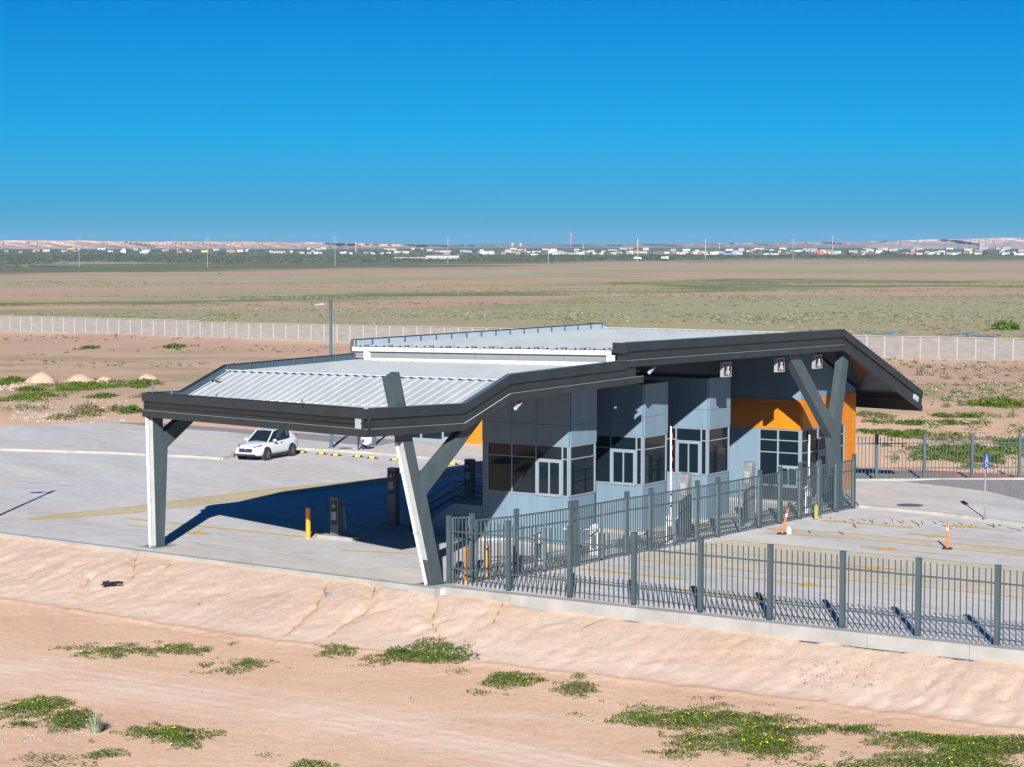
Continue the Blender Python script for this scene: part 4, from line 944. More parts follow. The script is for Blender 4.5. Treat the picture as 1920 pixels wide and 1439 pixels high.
# reader pillars in shade
def totem(h, w_=.42, d=.34):
    a = MB(); a.box(-w_ / 2, w_ / 2, -d / 2, d / 2, .15, h); b = MB(); b.box(-w_ / 2 - .5, w_ / 2 + .9, -d / 2 - .2, d / 2 + .2, 0, .15)
    f = MB(); f.box(-w_ / 2 + .05, w_ / 2 - .05, -d / 2 - .012, -d / 2, h - 1.15, h - .12); e = MB(); e.tube((0, -d / 2 - .03, h - .35), (0, -d / 2, h - .35), .09, n=12); k = MB(); k.box(-.13, .13, -d / 2 - .02, -d / 2, h - .95, h - .6)
    return mk('reader_pillar', [('housing', a, 'totem'), ('island', b, 'foot'), ('display_panel', f, 'dark'), ('intercom', e, 'galv'), ('keypad', k, 'trim')])
for (px, py, h, ex) in ((631, 1010, 1.75, 'shortest grey reader pillar right of the lone orange bollard'), (738, 990, 2.65, 'tall dark reader pillar left of the front right column'), (881, 938, 2.0, 'dark reader pillar standing behind the stair railing')):
    t = totem(h); t.location = (*G(px, py)[:2], 0); t.rotation_euler = (0, 0, -TH + math.pi / 2 - rad(90)); t['label'] = ex; t['category'] = 'pillar'; t['group'] = 'reader pillars under the canopy'; t.rotation_euler = (0, 0, rad(-33.2))
tg = MB(); g0 = Vector((*G(642, 1008)[:2], 0))
for k in range(5):
    z0 = 1.35 - k * .2; tg.add([(g0.x, g0.y, z0), (g0.x + .1 + .03 * k, g0.y + .02 * k, z0 - .05), (g0.x + .08 + .02 * (k + 1), g0.y - .02, z0 - .24), (g0.x, g0.y + .01, z0 - .22)], [(0, 1, 2, 3)])
tag(tg.build('plastic_cover', mat('loose_blue_plastic', (.16, .34, .42), .4, var=.2)), 'loose pale blue plastic hanging off the shortest reader pillar', 'plastic sheet')
def galv():
    a = MB(); a.box(-.22, .22, -.17, .17, .15, 2.82); b = MB(); b.box(-.6, .6, -.4, .4, 0, .15); c_ = MB()
    for z in (.9, 1.5, 2.1, 2.6): c_.box(-.225, .225, -.18, -.17, z, z + .015)
    d = MB(); d.box(-.12, .12, -.2, -.171, 1.9, 2.4)
    return mk('galvanised_pillar', [('housing', a, 'galv'), ('island', b, 'foot'), ('seam', c_, 'totem'), ('screen', d, 'trim')])
placed(galv, [(*G(1284, 1012)[:2], rad(-33.2), 'second booth and third booth'), (*G(1404, 985)[:2], rad(-33.2), 'third booth and the office')], 'tall galvanised clad pillar standing between the %s', 'pillar', 'galvanised pillars behind the gates')
# lifted barrier arms and low barrier machines
def arm_stripes(t, base, L_, m1='white_plastic', m2='red_paint', axis_=(0, 0, 1), name='barrier_arm', plain=False):
    ax = Vector(axis_).normalized(); n = 16
    mb = MB(); mb.beam(Vector(base), Vector(base) + ax * L_, .06 if plain else .13, .06, up=(1, 0, 0) if abs(ax.z) > .5 else (0, 0, 1)); arm = mb.build(name, M[m1], t, local=True, centre=False)
    if plain: return
    m_ = MB()
    for k in range(0, n, 2):
        p = Vector(base) + ax * (L_ * k / n); q = Vector(base) + ax * (L_ * (k + .8) / n); off = Vector((.045, -.002, 0)) if abs(ax.z) > .5 else Vector((0, -.006, 0)); m_.beam(p + off, q + off, .05, .066, up=(1, 0, 0) if abs(ax.z) > .5 else (0, 0, 1))
    m_.build('red_stripes', M[m2], arm, local=True, centre=False)
def machine(lab, px, py, up, L_=3.2, rz=0, plain=False):
    t = thing('barrier_gate', (*G(px, py)[:2], 0), lab, 'barrier', 'lane barriers', rz)
    a = MB(); a.box(-.17, .17, -.15, .15, .0, 1.0); a.build('cabinet', M['white_plastic'], t, local=True, centre=False)
    a = MB(); a.sphere((0, 0, 1.12), .2, 12, 8, sq=(1.1, .9, .75)); a.build('motor_head', M['white_plastic'], t, local=True, smooth=True, centre=False)
    a = MB(); a.box(-.1, .1, -.16, -.152, .25, .8); a.build('cabinet_door', M['totem'], t, local=True, centre=False)
    arm_stripes(t, (.0, -.2, 1.05), L_, axis_=(0, 0, 1) if up else (-1, .0, .0), plain=plain)
machine('white barrier machine at the second booth with its striped arm raised upright', 1256, 1022, True, 3.9, 0)
machine('white barrier machine in front of the first booth, striped arm lowered', 1010, 1058, False, 2.3, rad(8))
machine('white barrier machine right of the lowered one with its arm down', 1114, 1040, False, 1.2, rad(-10))
machine('slim barrier at the office glazing with its pale arm raised', 1515, 962, True, 2.6, 0, True)
# marker posts
def marker():
    a = MB(); a.tube((0, 0, .05), (0, 0, .95), .055, .042, n=12); a.tube((0, 0, .95), (0, 0, 1.02), .03, n=10); a.tube((0, 0, 1.02), (0, 0, 1.10), .048, n=10)
    b = MB(); b.tube((0, 0, .78), (0, 0, .90), .050, .0475, n=12); c_ = MB(); c_.tube((0, 0, 0), (0, 0, .06), .23, .20, n=8)
    t = thing('marker_post', (0, 0, 0), 'x', 'x'); p = a.build('tube', M['orange_plastic'], t, local=True, centre=False); b.build('reflective_band', M['white_plastic'], t, local=True, centre=False); c_.build('base', M['rubber'], t, local=True, centre=False); return t
t = marker(); t.location = G(1776, 1030); tag(t, 'upright orange marker post on a black base in the yard', 'marker post', 'orange marker posts')
t2 = copy_tree(t); t2.location = G(1466, 1002); tag(t2, 'leaning orange marker post beside the gate row', 'marker post', 'orange marker posts')
for ch in t2.children:
    if ch.name.startswith(('tube', 'reflective')): ch.rotation_euler = (0, rad(13), 0)
mb = MB(); mb.tube((0, 0, 0), (0, 0, .22), .12, .12, n=12); mb.tube((0, 0, .22), (0, 0, .29), .10, .04, n=12); mb.tube((0, 0, .29), (0, 0, .33), .035, n=8)
o = mb.build('white_jug', M['white_plastic'], centre=False); o.location = G(1479, 1001); tag(o, 'small white plastic jug on the ground beside the leaning orange marker', 'jug')
p = G(1530, 975); mb = MB(); mb.tube((p[0], p[1], .02), (p[0], p[1], .62), .09, .10, n=10); mb.tube((p[0], p[1], .62), (p[0], p[1], .70), .05, n=8); tag(mb.build('yellow_jug', mat('translucent_yellow_plastic', (.24, .26, .06), .4, var=.1)), 'yellow green plastic bottle standing at the foot of the gate row', 'bottle')

# wheel stops
def wstop():
    a = MB(); a.prism([(-.08, 0), (.08, 0), (.05, .11), (-.05, .11)], lambda y, z, x: (x, y, z), -.24, .24); b = MB()
    b.prism([(-.062, .09), (.062, .09), (.052, .116), (-.052, .116)], lambda y, z, x: (x, y, z), -.16, .16)
    e = MB(); e.prism([(-.08, 0), (.08, 0), (.04, .05), (-.04, .05)], lambda y, z, x: (x, y, z), -.36, -.241); e.prism([(-.08, 0), (.08, 0), (.04, .05), (-.04, .05)], lambda y, z, x: (x, y, z), .241, .36)
    f_ = MB(); f_.box(-.14, .14, -.082, -.070, .03, .08)
    return mk('wheel_stop', [('body', a, 'rubber'), ('yellow_strip', b, 'yellow_plastic'), ('end_ramp', e, 'rubber'), ('yellow_side', f_, 'yellow_plastic')])
placed(wstop, [(*G(x, y)[:2], rad(-20), e) for x, y, e in ((603, 852.5, 'leftmost in the row, right of the white car'), (630, 855, 'second in the row, near the lamp post foot'), (671, 857.5, 'third in the row, in front of the standing person'), (698, 860.5, 'fourth in the row, right of the person'), (741, 864, 'fifth in the row, just left of the leaning column'), (849, 872, 'seen between the arms of the front right column'), (566, 849.5, 'partly hidden at the tail of the white car'))], 'black and yellow rubber wheel stop, %s', 'wheel stop', 'wheel stops of the parking bays')

# lamp posts
def lamp(px, py, h, lab, arm=True, rz=0):
    g_ = G(px, py, .12); t = thing('street_lamp', g_, lab, 'street lamp', None, rz)
    m1 = MB(); m1.tube((0, 0, 0), (0, 0, h), .115, .075, n=10); m1.build('pole', M['fascia_in'], t, local=True, centre=False)
    m1 = MB(); m1.box(-.2, .2, -.2, .2, 0, .03); m1.build('base_plate', M['totem'], t, local=True, centre=False)
    if arm:
        m1 = MB(); m1.beam((0, 0, h - .35), (-.35, 0, h - .37), .06, .06); m1.build('arm', M['fascia_in'], t, local=True, centre=False)
        m1 = MB(); m1.prism([(-.35, 0), (-.95, -.02), (-1.0, .02), (-.40, .12)], lambda x, z, y: (x, y, h - .42 + z), -.16, .16); hd = m1.build('lamp_head', M['trim'], t, local=True, centre=False)
        m1 = MB(); m1.box(-.92, -.45, -.12, .12, h - .447, h - .44); m1.build('lens', M['dark'], hd, local=True, centre=False)
        m1 = MB(); m1.box(-.1, .1, -.1, .1, h - .6, h - .1); m1.build('bracket', M['dark'], t, local=True, centre=False)
    return t
lamp(621.5, 840, 9.05, 'tall grey lamp post with flat head, rising behind the canopy'); lamp(702, 835.5, 4.4, 'short grey post behind the canopy corner, foot visible right of the person', False)
lamp(-110, 1010, 8.2, 'lamp post just outside the left edge whose shadow crosses the bays')

# disabled parking sign
g_ = G(1846, 972, .12); t = thing('parking_sign', g_, 'blue wheelchair parking sign on a thin grey pole on the right walkway', 'sign', None, rad(52))
m1 = MB(); m1.tube((0, 0, 0), (0, 0, 2.3), .035, n=8); m1.build('pole', M['galv'], t, local=True, centre=False)
m1 = MB(); m1.tube((0, 0, 0), (0, 0, .025), .10, n=10); m1.build('foot_plate', M['galv'], t, local=True, centre=False)
m1 = MB(); m1.box(-.23, .23, -.055, -.04, 2.26, 2.92); pl = m1.build('plate', M['blue_sign'], t, local=True, centre=False)
m1 = MB(); y_ = -.060
m1.tube((.0, y_, 2.84), (.0, y_ + .004, 2.84), .04, n=12); m1.beam((.0, y_, 2.79), (-.01, y_, 2.58), .006, .045); m1.beam((-.01, y_, 2.60), (.10, y_, 2.60), .006, .035); m1.beam((.10, y_, 2.60), (.13, y_, 2.48), .006, .035); m1.beam((.0, y_, 2.70), (.09, y_, 2.70), .006, .03)
for k in range(14):
    a0 = rad(100 + k * 16); a1 = rad(100 + (k + 1) * 16); m1.beam((-.02 + .11 * math.cos(a0), y_, 2.53 + .11 * math.sin(a0)), (-.02 + .11 * math.cos(a1), y_, 2.53 + .11 * math.sin(a1)), .006, .026)
for k in range(5): m1.box(-.15 + k * .065, -.11 + k * .065, y_ - .002, y_ + .002, 2.33, 2.38)
m1.build('wheelchair_symbol', M['white_plastic'], pl, local=True, centre=False)

# ------------------------------------------------------------------ car
def car():
    w0, w1 = np.array(G(496, 864)), np.array(G(548, 855)); d = (w0 - w1)[:2]; d /= np.linalg.norm(d); mid = (w0 + w1) / 2
    n_ = np.array([-d[1], d[0]])                   # left of travel; camera sees the car's left side
    c_ = mid[:2] - n_ * .80 * (1 if n_[1] < 0 else -1); rz = math.atan2(d[1], d[0])
    t = thing('parked_car', (c_[0], c_[1], 0), 'white compact crossover parked nose out on the concrete bays', 'car', None, rz)
    hw = .90
    # stations: x, z_bottom, z_belt, half width low, half width belt, z_centre
    stn = [(-2.18, .55, .90, .60, .55, .92), (-2.13, .38, 1.08, .80, .74, 1.12), (-1.95, .30, 1.16, .87, .80, 1.20), (-1.5, .24, 1.10, .90, .84, 1.13), (-.8, .22, 1.04, .90, .86, 1.06), (0, .22, 1.00, .90, .86, 1.02), (.55, .22, .98, .90, .86, 1.02),
           (.95, .22, .98, .90, .83, 1.06), (1.35, .24, .95, .90, .80, 1.03), (1.75, .26, .88, .89, .74, .97), (2.05, .30, .80, .84, .66, .88), (2.20, .36, .70, .72, .56, .74), (2.23, .46, .60, .62, .50, .62)]
    v, f = [], []
    for (x, zb, zbelt, wl, wb_, zc) in stn:
        h = zbelt - zb
        ring = [(0, zb), (wl * .82, zb), (wl * .98, zb + h * .14), (wl, zb + h * .42), (wl * .985, zb + h * .66), (wb_ + .02, zbelt - h * .08), (wb_ * .93, zbelt + .01), (wb_ * .5, (zbelt + zc) / 2 + .02), (0, zc + .015)]
        full = [(y, z) for y, z in ring] + [(-y, z) for y, z in ring[-2:0:-1]]
        v += [(x, y, z) for y, z in full]
    k = len(full)
    for i in range(len(stn) - 1):
        for j in range(k): f.append((i * k + j, (i + 1) * k + j, (i + 1) * k + (j + 1) % k, i * k + (j + 1) % k))
    f += [tuple(range(k))[::-1], tuple(range((len(stn) - 1) * k, len(stn) * k))]
    body = mesh_obj('body', v, f, M['car_white'], t, local=True, smooth=True, centre=False)
    import bmesh
    bm = bmesh.new(); bm.from_mesh(body.data); bmesh.ops.recalc_face_normals(bm, faces=bm.faces); bm.to_mesh(body.data); bm.free()
    # glasshouse: bottom outline and roof outline
    base = [(1.0, .70), (.25, .80), (-.9, .80), (-1.85, .70)]; roof = [(.22, .56), (-.1, .60), (-1.0, .58), (-1.62, .50)]; zb_ = [1.0, 1.02, 1.06, 1.16]; zr_ = [1.58, 1.66, 1.63, 1.46]
    v, f = [], []
    for (x, y), z in zip(base, zb_): v += [(x, y, z), (x, -y, z)]
    for (x, y), z in zip(roof, zr_): v += [(x, y, z), (x, -y, z)]
    for i in range(3):
        f += [(2 * i, 2 * i + 2, 10 + 2 * i, 8 + 2 * i), (2 * i + 1, 9 + 2 * i, 11 + 2 * i, 2 * i + 3), (8 + 2 * i, 10 + 2 * i, 11 + 2 * i, 9 + 2 * i)]
    f += [(0, 8, 9, 1), (6, 7, 15, 14)]
    mesh_obj('windows', v, f, M['car_glass'], t, local=True, centre=False)
    m1 = MB(); m1.add([(x, y * .96, z + .012) for (x, y), z in zip(roof, zr_)] + [(x, -y * .96, z + .012) for (x, y), z in zip(roof, zr_)] + [(x, 0, z + .04) for (x, y), z in zip(roof, zr_)], [(0, 8, 9, 1), (1, 9, 10, 2), (2, 10, 11, 3), (8, 4, 5, 9), (9, 5, 6, 10), (10, 6, 7, 11)])
    m1.build('roof', M['car_white'], t, local=True, smooth=True, centre=False)
    for sg in (1, -1):
        m1 = MB(); m1.beam((1.0, .70 * sg, 1.0), (.22, .57 * sg, 1.60), .06, .05); m1.beam((.22, .57 * sg, 1.60), (-.1, .61 * sg, 1.675), .05, .05); m1.beam((-.1, .61 * sg, 1.675), (-1.0, .59 * sg, 1.645), .05, .05); m1.beam((-1.0, .59 * sg, 1.645), (-1.62, .51 * sg, 1.475), .06, .05)
        m1.add([(-1.25, .785 * sg, 1.10), (-1.86, .72 * sg, 1.17), (-1.62, .515 * sg, 1.47), (-1.50, .56 * sg, 1.46)], [(0, 1, 2, 3)]); m1.build('roof_pillar', M['car_white'], t, local=True, centre=False)
        m1 = MB(); m1.beam((-.22, .815 * sg, 1.03), (-.30, .61 * sg, 1.64), .05, .02); m1.build('door_pillar', M['dark'], t, local=True, centre=False)
        m1 = MB(); m1.sphere((.68, .98 * sg, 1.10), .13, 10, 6, sq=(.6, 1, .65)); m1.build('mirror', M['car_white'], t, local=True, smooth=True, centre=False)
        m1 = MB(); m1.beam((-1.0, .895 * sg, .27), (1.0, .895 * sg, .27), .05, .14); m1.build('sill_trim', M['rubber'], t, local=True, centre=False)
        m1 = MB(); m1.beam((2.16, .50 * sg, .80), (1.72, .78 * sg, .90), .05, .05); m1.build('running_light', M['car_glass'], t, local=True, centre=False)
        m1 = MB(); m1.box(2.08, 2.15, .58 * sg - .12, .58 * sg + .12, .56, .70); m1.build('headlight', M['lamp_glass'], t, local=True, centre=False)
        m1 = MB(); m1.box(-2.10, -1.86, .62 * sg - .1, .62 * sg + .14, 1.10, 1.26); m1.build('tail_light', M['tail'], t, local=True, centre=False)
        m1 = MB(); m1.box(1.66, 1.72, .885 * sg - .02, .885 * sg + .02, .44, .62); m1.build('side_marker', M['orange_paint'], t, local=True, centre=False)
        m1 = MB(); m1.box(-.28, -.08, .905 * sg - .012, .905 * sg + .012, .90, .925); m1.build('door_handle', M['dark'], t, local=True, centre=False)
        for x in (1.33, -1.34):
            m1 = MB(); m1.tube((x, .80 * sg, .36), (x, .915 * sg, .36), .43, n=20); m1.build('wheel_arch', M['rubber'], t, local=True, centre=False)
            m1 = MB(); m1.tube((x, .68 * sg, .345), (x, .93 * sg, .345), .345, n=24); w_ = m1.build('wheel', M['rubber'], t, local=True, centre=False)
            m1 = MB(); m1.tube((x, .92 * sg, .345), (x, .942 * sg, .345), .235, n=20); m1.build('rim_dish', M['dark'], w_, local=True, centre=False)
            m1 = MB()
            for q in range(5):
                a0 = q * 2 * math.pi / 5 + .3; m1.beam((x, .95 * sg, .345), (x + .23 * math.cos(a0), .95 * sg, .345 + .23 * math.sin(a0)), .02, .055, up=(0, 1, 0))
            m1.build('rim_spokes', M['rim'], w_, local=True, centre=False)
    m1 = MB(); m1.box(2.17, 2.245, -.44, .44, .50, .72); m1.build('grille', M['dark'], t, local=True, centre=False)
    m1 = MB(); m1.box(2.12, 2.25, -.62, .62, .30, .40); m1.build('lower_bumper', M['rubber'], t, local=True, centre=False)
    m1 = MB(); m1.box(2.13, 2.26, -.50, .50, .40, .445); m1.build('chrome_bar', M['trim'], t, local=True, centre=False)
    m1 = MB()
    for k in range(3):
        a0 = math.pi / 2 + k * 2 * math.pi / 3; cy, cz = .035 * math.cos(a0), .66 + .035 * math.sin(a0)
        p_ = [(2.252, cy + .034 * math.cos(a0), cz + .034 * math.sin(a0)), (2.252, cy - .018 * math.sin(a0), cz + .018 * math.cos(a0)), (2.252, cy - .034 * math.cos(a0), cz - .034 * math.sin(a0)), (2.252, cy + .018 * math.sin(a0), cz - .018 * math.cos(a0))]
        m1.add(p_, [(0, 1, 2, 3)])
    m1.build('badge', M['trim'], t, local=True, centre=False)
    m1 = MB(); m1.beam((1.02, -.55, 1.03), (.80, .1, 1.12), .02, .02); m1.build('wiper', M['rubber'], t, local=True, centre=False)
car()


# ------------------------------------------------------------------ perimeter block wall
wa, wb2 = np.array(G(0, 620, -.45)), np.array(G(1900, 678, -.45)); wd = (wb2 - wa); wL = np.linalg.norm(wd); wd /= wL
pwall = thing('perimeter_wall', tuple(wa), 'long grey block wall with pale pilasters crossing the plain behind the yard', 'wall')
step_s = (np.array(G(352, 631, -.45)) - wa) @ wd
bay = 2.12; n0, n1 = -16, int(wL / bay) + 16
pil = None; cap = MB(); cap2 = MB()
angw = math.atan2(wd[1], wd[0])
for k in range(n0, n1):
    s0 = k * bay; hh = 2.14 if s0 < step_s else 1.95 + .5 * (s0 - step_s) / (wL - step_s)
    p = wa + wd * s0 - np.array(wa); sn = R.uniform(0, 1)
    key = round(hh, 1)
    m1 = MB(); a = wa + wd * (s0 + .09); b = wa + wd * (s0 + bay - .09); nrm = np.array([wd[1], -wd[0], 0])
    h1 = hh + R.uniform(-.01, .01)
    m1.add([(a[0] + nrm[0] * o_, a[1] + nrm[1] * o_, z) for z in (-.8, -.45 + h1) for o_ in (0, -.15)] + [(b[0] + nrm[0] * o_, b[1] + nrm[1] * o_, z) for z in (-.8, -.45 + h1) for o_ in (0, -.15)], [(0, 4, 6, 2), (2, 6, 7, 3), (1, 3, 7, 5), (0, 2, 3, 1), (4, 5, 7, 6)])
    m1.build('block_panel', M['block'], pwall)
    if pil is None:
        m2 = MB(); m2.box(-.105, .105, -.06, .2, -.35, 2.0); pil = m2.build('pilaster', M['block_post'], pwall, local=True, centre=False); pil.rotation_euler = (0, 0, angw); pil.location = p; pil.scale = (1, 1, (hh + .06) / 2.0)
    else: share('pilaster', pil, p, pwall, (0, 0, angw), (1, 1, (hh + .06) / 2.0))
    if k % 2 == 0: cap2.tube((wa[0] + p[0], wa[1] + p[1], -.45 + hh), (wa[0] + p[0], wa[1] + p[1], -.45 + hh + .55), .022, n=4)
    m3 = MB(); m3.beam((a[0], a[1], -.45 + hh + .05), (b[0], b[1], -.45 + hh + .05), .2, .09); m3.build('coping', M['block_post'], pwall)
tag(cap2.build('wire_posts', M['totem'], pwall), kind='stuff')

# ------------------------------------------------------------------ bluffs on the horizon
def bluff(name, prof, Zd, depth, m, seed, zb=-1.0):
    pxs = np.linspace(prof[0][0], prof[-1][0], 520); py = np.interp(pxs, [p[0] for p in prof], [p[1] for p in prof])
    base = np.interp(pxs, [p[0] for p in prof], [p[2] for p in prof])
    ztop = 12.5 - (py - 455) * Zd / FPX; xw = (pxs - 960) * Zd / FPX
    ztop = ztop + vnoise(xw, xw * 0, .004, seed) * 1.6 + vnoise(xw, xw * 0, .03, seed + 1) * .5
    v = []; rows = 14
    for r in range(rows):
        t = r / (rows - 3)
        if t <= 1:
            gul = (np.abs(vnoise(xw + 9 * r, xw * 0 + r * .15, .018, seed + 3)) * 2 + np.abs(vnoise(xw, xw * 0 + r * .3, .06, seed + 4))) * depth * .35
            yv = Zd - depth * (1 - t) * base + gul * math.sin(math.pi * min(1, t)) ; z = zb + (ztop - zb) * (t ** .85)
        elif r == rows - 2: yv = Zd + 300 + 0 * xw; z = ztop + 0.2
        else: yv = Zd + 3500 + 0 * xw; z = ztop * .9
        v.append(np.stack([xw * (yv / Zd), yv, z], -1))
    v = np.array(v); n = len(pxs); f = [(r * n + i, r * n + i + 1, (r + 1) * n + i + 1, (r + 1) * n + i) for r in range(rows - 1) for i in range(n - 1)]
    o = mesh_obj(name, v.reshape(-1, 3), f, m, smooth=True, centre=False); return tag(o, kind='structure')
def bluff_mat(name, sand, scrubc, lo, hi):
    m = mat(name, sand, .95); t = m.node_tree; b = t.nodes['Principled BSDF']; N = t.nodes.new; L = t.links.new
    g = N('ShaderNodeNewGeometry'); n = N('ShaderNodeTexNoise'); n.inputs['Scale'].default_value = .012; n.inputs['Detail'].default_value = 7; n.inputs['Roughness'].default_value = .7; L(g.outputs['Position'], n.inputs['Vector'])
    r = N('ShaderNodeValToRGB'); r.color_ramp.elements[0].position = .38; r.color_ramp.elements[0].color = (*[c * .72 for c in sand], 1); r.color_ramp.elements[1].position = .62; r.color_ramp.elements[1].color = (*sand, 1); L(n.outputs[0], r.inputs[0])
    sp = N('ShaderNodeSeparateXYZ'); L(g.outputs['True Normal'], sp.inputs[0]); mr = N('ShaderNodeMapRange'); mr.inputs['From Min'].default_value = lo; mr.inputs['From Max'].default_value = hi; L(sp.outputs[2], mr.inputs[0])
    mx = N('ShaderNodeMix'); mx.data_type = 'RGBA'; L(mr.outputs[0], mx.inputs['Factor']); L(r.outputs[0], mx.inputs['A']); mx.inputs['B'].default_value = (*scrubc, 1); L(mx.outputs['Result'], b.inputs['Base Color']); return m
bm1 = bluff_mat('pale_pink_bluff', (.52, .345, .26), (.14, .15, .12), .992, .999)
bm2 = bluff_mat('dull_rose_bluff', (.30, .24, .22), (.16, .16, .14), .992, .999)
bluff('hills', [(-500, 451.5, 1), (0, 451.5, 1), (150, 452.5, 1), (330, 453.8, 1), (480, 454.6, 1), (600, 455.5, 1), (700, 457.5, 1), (840, 460.5, 1)], 4300, 150, bm1, 31)
bluff('hills', [(780, 460, 1), (1000, 459.5, 1), (1180, 458, 1), (1300, 457, 1), (1440, 455.4, 1), (1560, 453, 1), (1660, 452, 1), (1760, 450, 1)], 5200, 200, bm2, 47)
bluff('hills', [(1620, 461, 1), (1665, 453, 1), (1740, 450.3, 1), (1850, 447.6, 1), (1920, 446.6, 1), (2500, 445, 1)], 4400, 130, bluff_mat('grey_rose_bluff', (.36, .29, .27), (.16, .16, .14), .992, .999), 63)

# ------------------------------------------------------------------ distant town
def dist(py, z=-.47): return (CAMH - z) * FPX / (py - HORY)
tc = {n: mat('far_%s_wall' % n, c, .85, var=.06, scale=.1) for n, c in dict(white=(.42, .41, .40), cream=(.36, .32, .26), grey=(.25, .245, .245), red=(.36, .09, .07), brown=(.26, .17, .13), blue=(.10, .20, .42), orange=(.70, .34, .05), green=(.10, .38, .20), pink=(.55, .08, .16), teal=(.30, .42, .44)).items()}
roofm = {n: mat('far_%s_roof' % n, c, .85) for n, c in dict(grey=(.30, .30, .31), red=(.30, .10, .08), white=(.40, .40, .40), dark=(.10, .10, .11)).items()}
def far_building(px, py, wpx, hpx, col, rc, label, group=None, dz=0, win=False):
    Z_ = dist(py) + dz; x = (px - 960) * Z_ / FPX; w_ = wpx * Z_ / FPX; h_ = hpx * Z_ / FPX; dp = max(6, min(w_ * .7, 25))
    t = thing('distant_building', (x, Z_, -.5), label, 'building', group)
    m1 = MB(); m1.box(-w_ / 2, w_ / 2, 0, dp, 0, h_ * .86); m1.build('wall', tc[col], t, local=True, centre=False)
    m1 = MB(); m1.box(-w_ / 2 - .3, w_ / 2 + .3, -.3, dp + .3, h_ * .86, h_); m1.build('roof', roofm[rc], t, local=True, centre=False)
    if win:
        n = max(2, int(wpx / 4))
        for i in range(n):
            m1 = MB(); a = -w_ / 2 + w_ * (i + .3) / n; m1.box(a, a + w_ / n * .45, -.12, 0, h_ * .25, h_ * .6); m1.build('window', M['dark'], t, local=True, centre=False)
    return t
specials = [(385, 474, 13, 4.5, 'orange', 'grey', 'bright orange building in the distant town at the left'), (912, 477, 26, 6, 'white', 'grey', 'white warehouse between green end walls in the distant town'), (898, 477, 2.5, 6, 'green', 'grey', 'left green end of the distant white warehouse'), (926, 477, 2.5, 6, 'green', 'grey', 'right green end of the distant white warehouse'),
            (1709, 478, 8, 6, 'pink', 'red', 'small bright pink building in the distant town at the right'), (1367, 479, 26, 4, 'blue', 'grey', 'long bright blue shed at the town edge'), (1036, 476, 16, 8, 'white', 'white', 'tall white block in the middle of the distant town'),
            (835, 474, 22, 4, 'white', 'grey', 'long low white shed left of the warehouse with green ends'), (880, 476, 10, 5, 'blue', 'white', 'small blue fronted shed beside the green ended warehouse'), (770, 486, 60, 3.5, 'cream', 'white', 'pale long single storey plant standing before the town', True), (830, 486.5, 62, 7, 'white', 'grey', 'wide grey white factory standing before the town', True),
            (1537, 478, 14, 7, 'red', 'red', 'reddish building with pale roof at the right town edge'), (1681, 469, 18, 4, 'blue', 'dark', 'dark blue roofed hall under the right bluff'), (1910, 479, 20, 4, 'white', 'white', 'white shed at the far right town edge')]
for q in specials: far_building(*q[:6], q[6], None, 0, len(q) > 7)
names_ = {'white': 'small white walled building somewhere in the distant town', 'cream': 'small cream walled building somewhere in the distant town', 'grey': 'small grey walled building somewhere in the distant town', 'red': 'small red walled building somewhere in the distant town', 'brown': 'small brown walled building somewhere in the distant town', 'teal': 'small pale teal building somewhere in the distant town'}
for (x0, x1, y0, y1, n, cs) in ((0, 130, 472, 475.5, 7, 'red brown cream white'), (130, 270, 468, 475, 9, 'white cream brown white'), (270, 480, 471, 475.5, 14, 'red white cream red teal'), (490, 735, 474, 477.5, 24, 'white white cream white grey'), (560, 800, 466.5, 470, 8, 'white grey'), (740, 960, 472, 477.5, 16, 'white cream brown white'),
                            (960, 1200, 473, 479, 30, 'white white brown grey cream'), (960, 1440, 468.5, 472, 20, 'grey cream white'), (1180, 1440, 474, 479, 28, 'white red cream white grey'), (1440, 1700, 472, 479, 28, 'white grey cream brown teal'), (1440, 1920, 468, 472, 22, 'grey cream white'), (1700, 1920, 474, 479.5, 26, 'white cream grey white brown')):
    cl = cs.split()
    zone = {0: 'under the left bluff at the left edge', 130: 'beside the far left power pole', 270: 'near the distant orange building', 490: 'in the white row right of the orange building', 560: 'on the slope behind the white row', 740: 'around the green ended warehouse', 960: 'in the middle of the distant town', 1180: 'below the two tan poles', 1440: 'left part of the right side of town', 1700: 'under the right bluff'}[x0] + (', upper row' if y1 <= 472 and x0 in (960, 1440) else '')
    for k in range(n):
        c_ = R.choice(cl); wb_, rf_ = R.uniform(5, 17), R.choice(['grey', 'white', 'white', 'red', 'dark']); far_building(R.uniform(x0, x1), R.uniform(y0, y1), wb_, R.uniform(2.8, 5.2), c_, rf_, '%s %s building, %s roof, %s' % ('long' if wb_ > 13 else 'mid sized' if wb_ > 9 else 'small', c_, rf_, zone), 'distant town, ' + zone)
# white trailers on the plain
for i, (px, py, w_) in enumerate(((1193, 487.5, 10), (1244, 487, 9))):
    Z_ = dist(py); x = (px - 960) * Z_ / FPX; L_ = w_ * Z_ / FPX; t = thing('parked_truck', (x, Z_, -.4), 'white box trailer parked on the plain, the %s of two' % ('left' if i == 0 else 'right'), 'truck')
    m1 = MB(); m1.box(-L_ / 2, L_ / 2, 0, 2.6, .7, 2.2); m1.build('box_body', tc['white'], t, local=True, centre=False)
    m1 = MB(); m1.box(L_ / 2 + .1, L_ / 2 + 1.8, .1, 2.5, .3, 1.9 + .7 * i); m1.build('cab', tc['white'], t, local=True, centre=False)
    for a in (-.35, .3, .62):
        m1 = MB(); m1.tube((a * L_, -.05, .4), (a * L_, .4, .4), .42, n=10); m1.build('wheel', M['rubber'], t, local=True, centre=False)
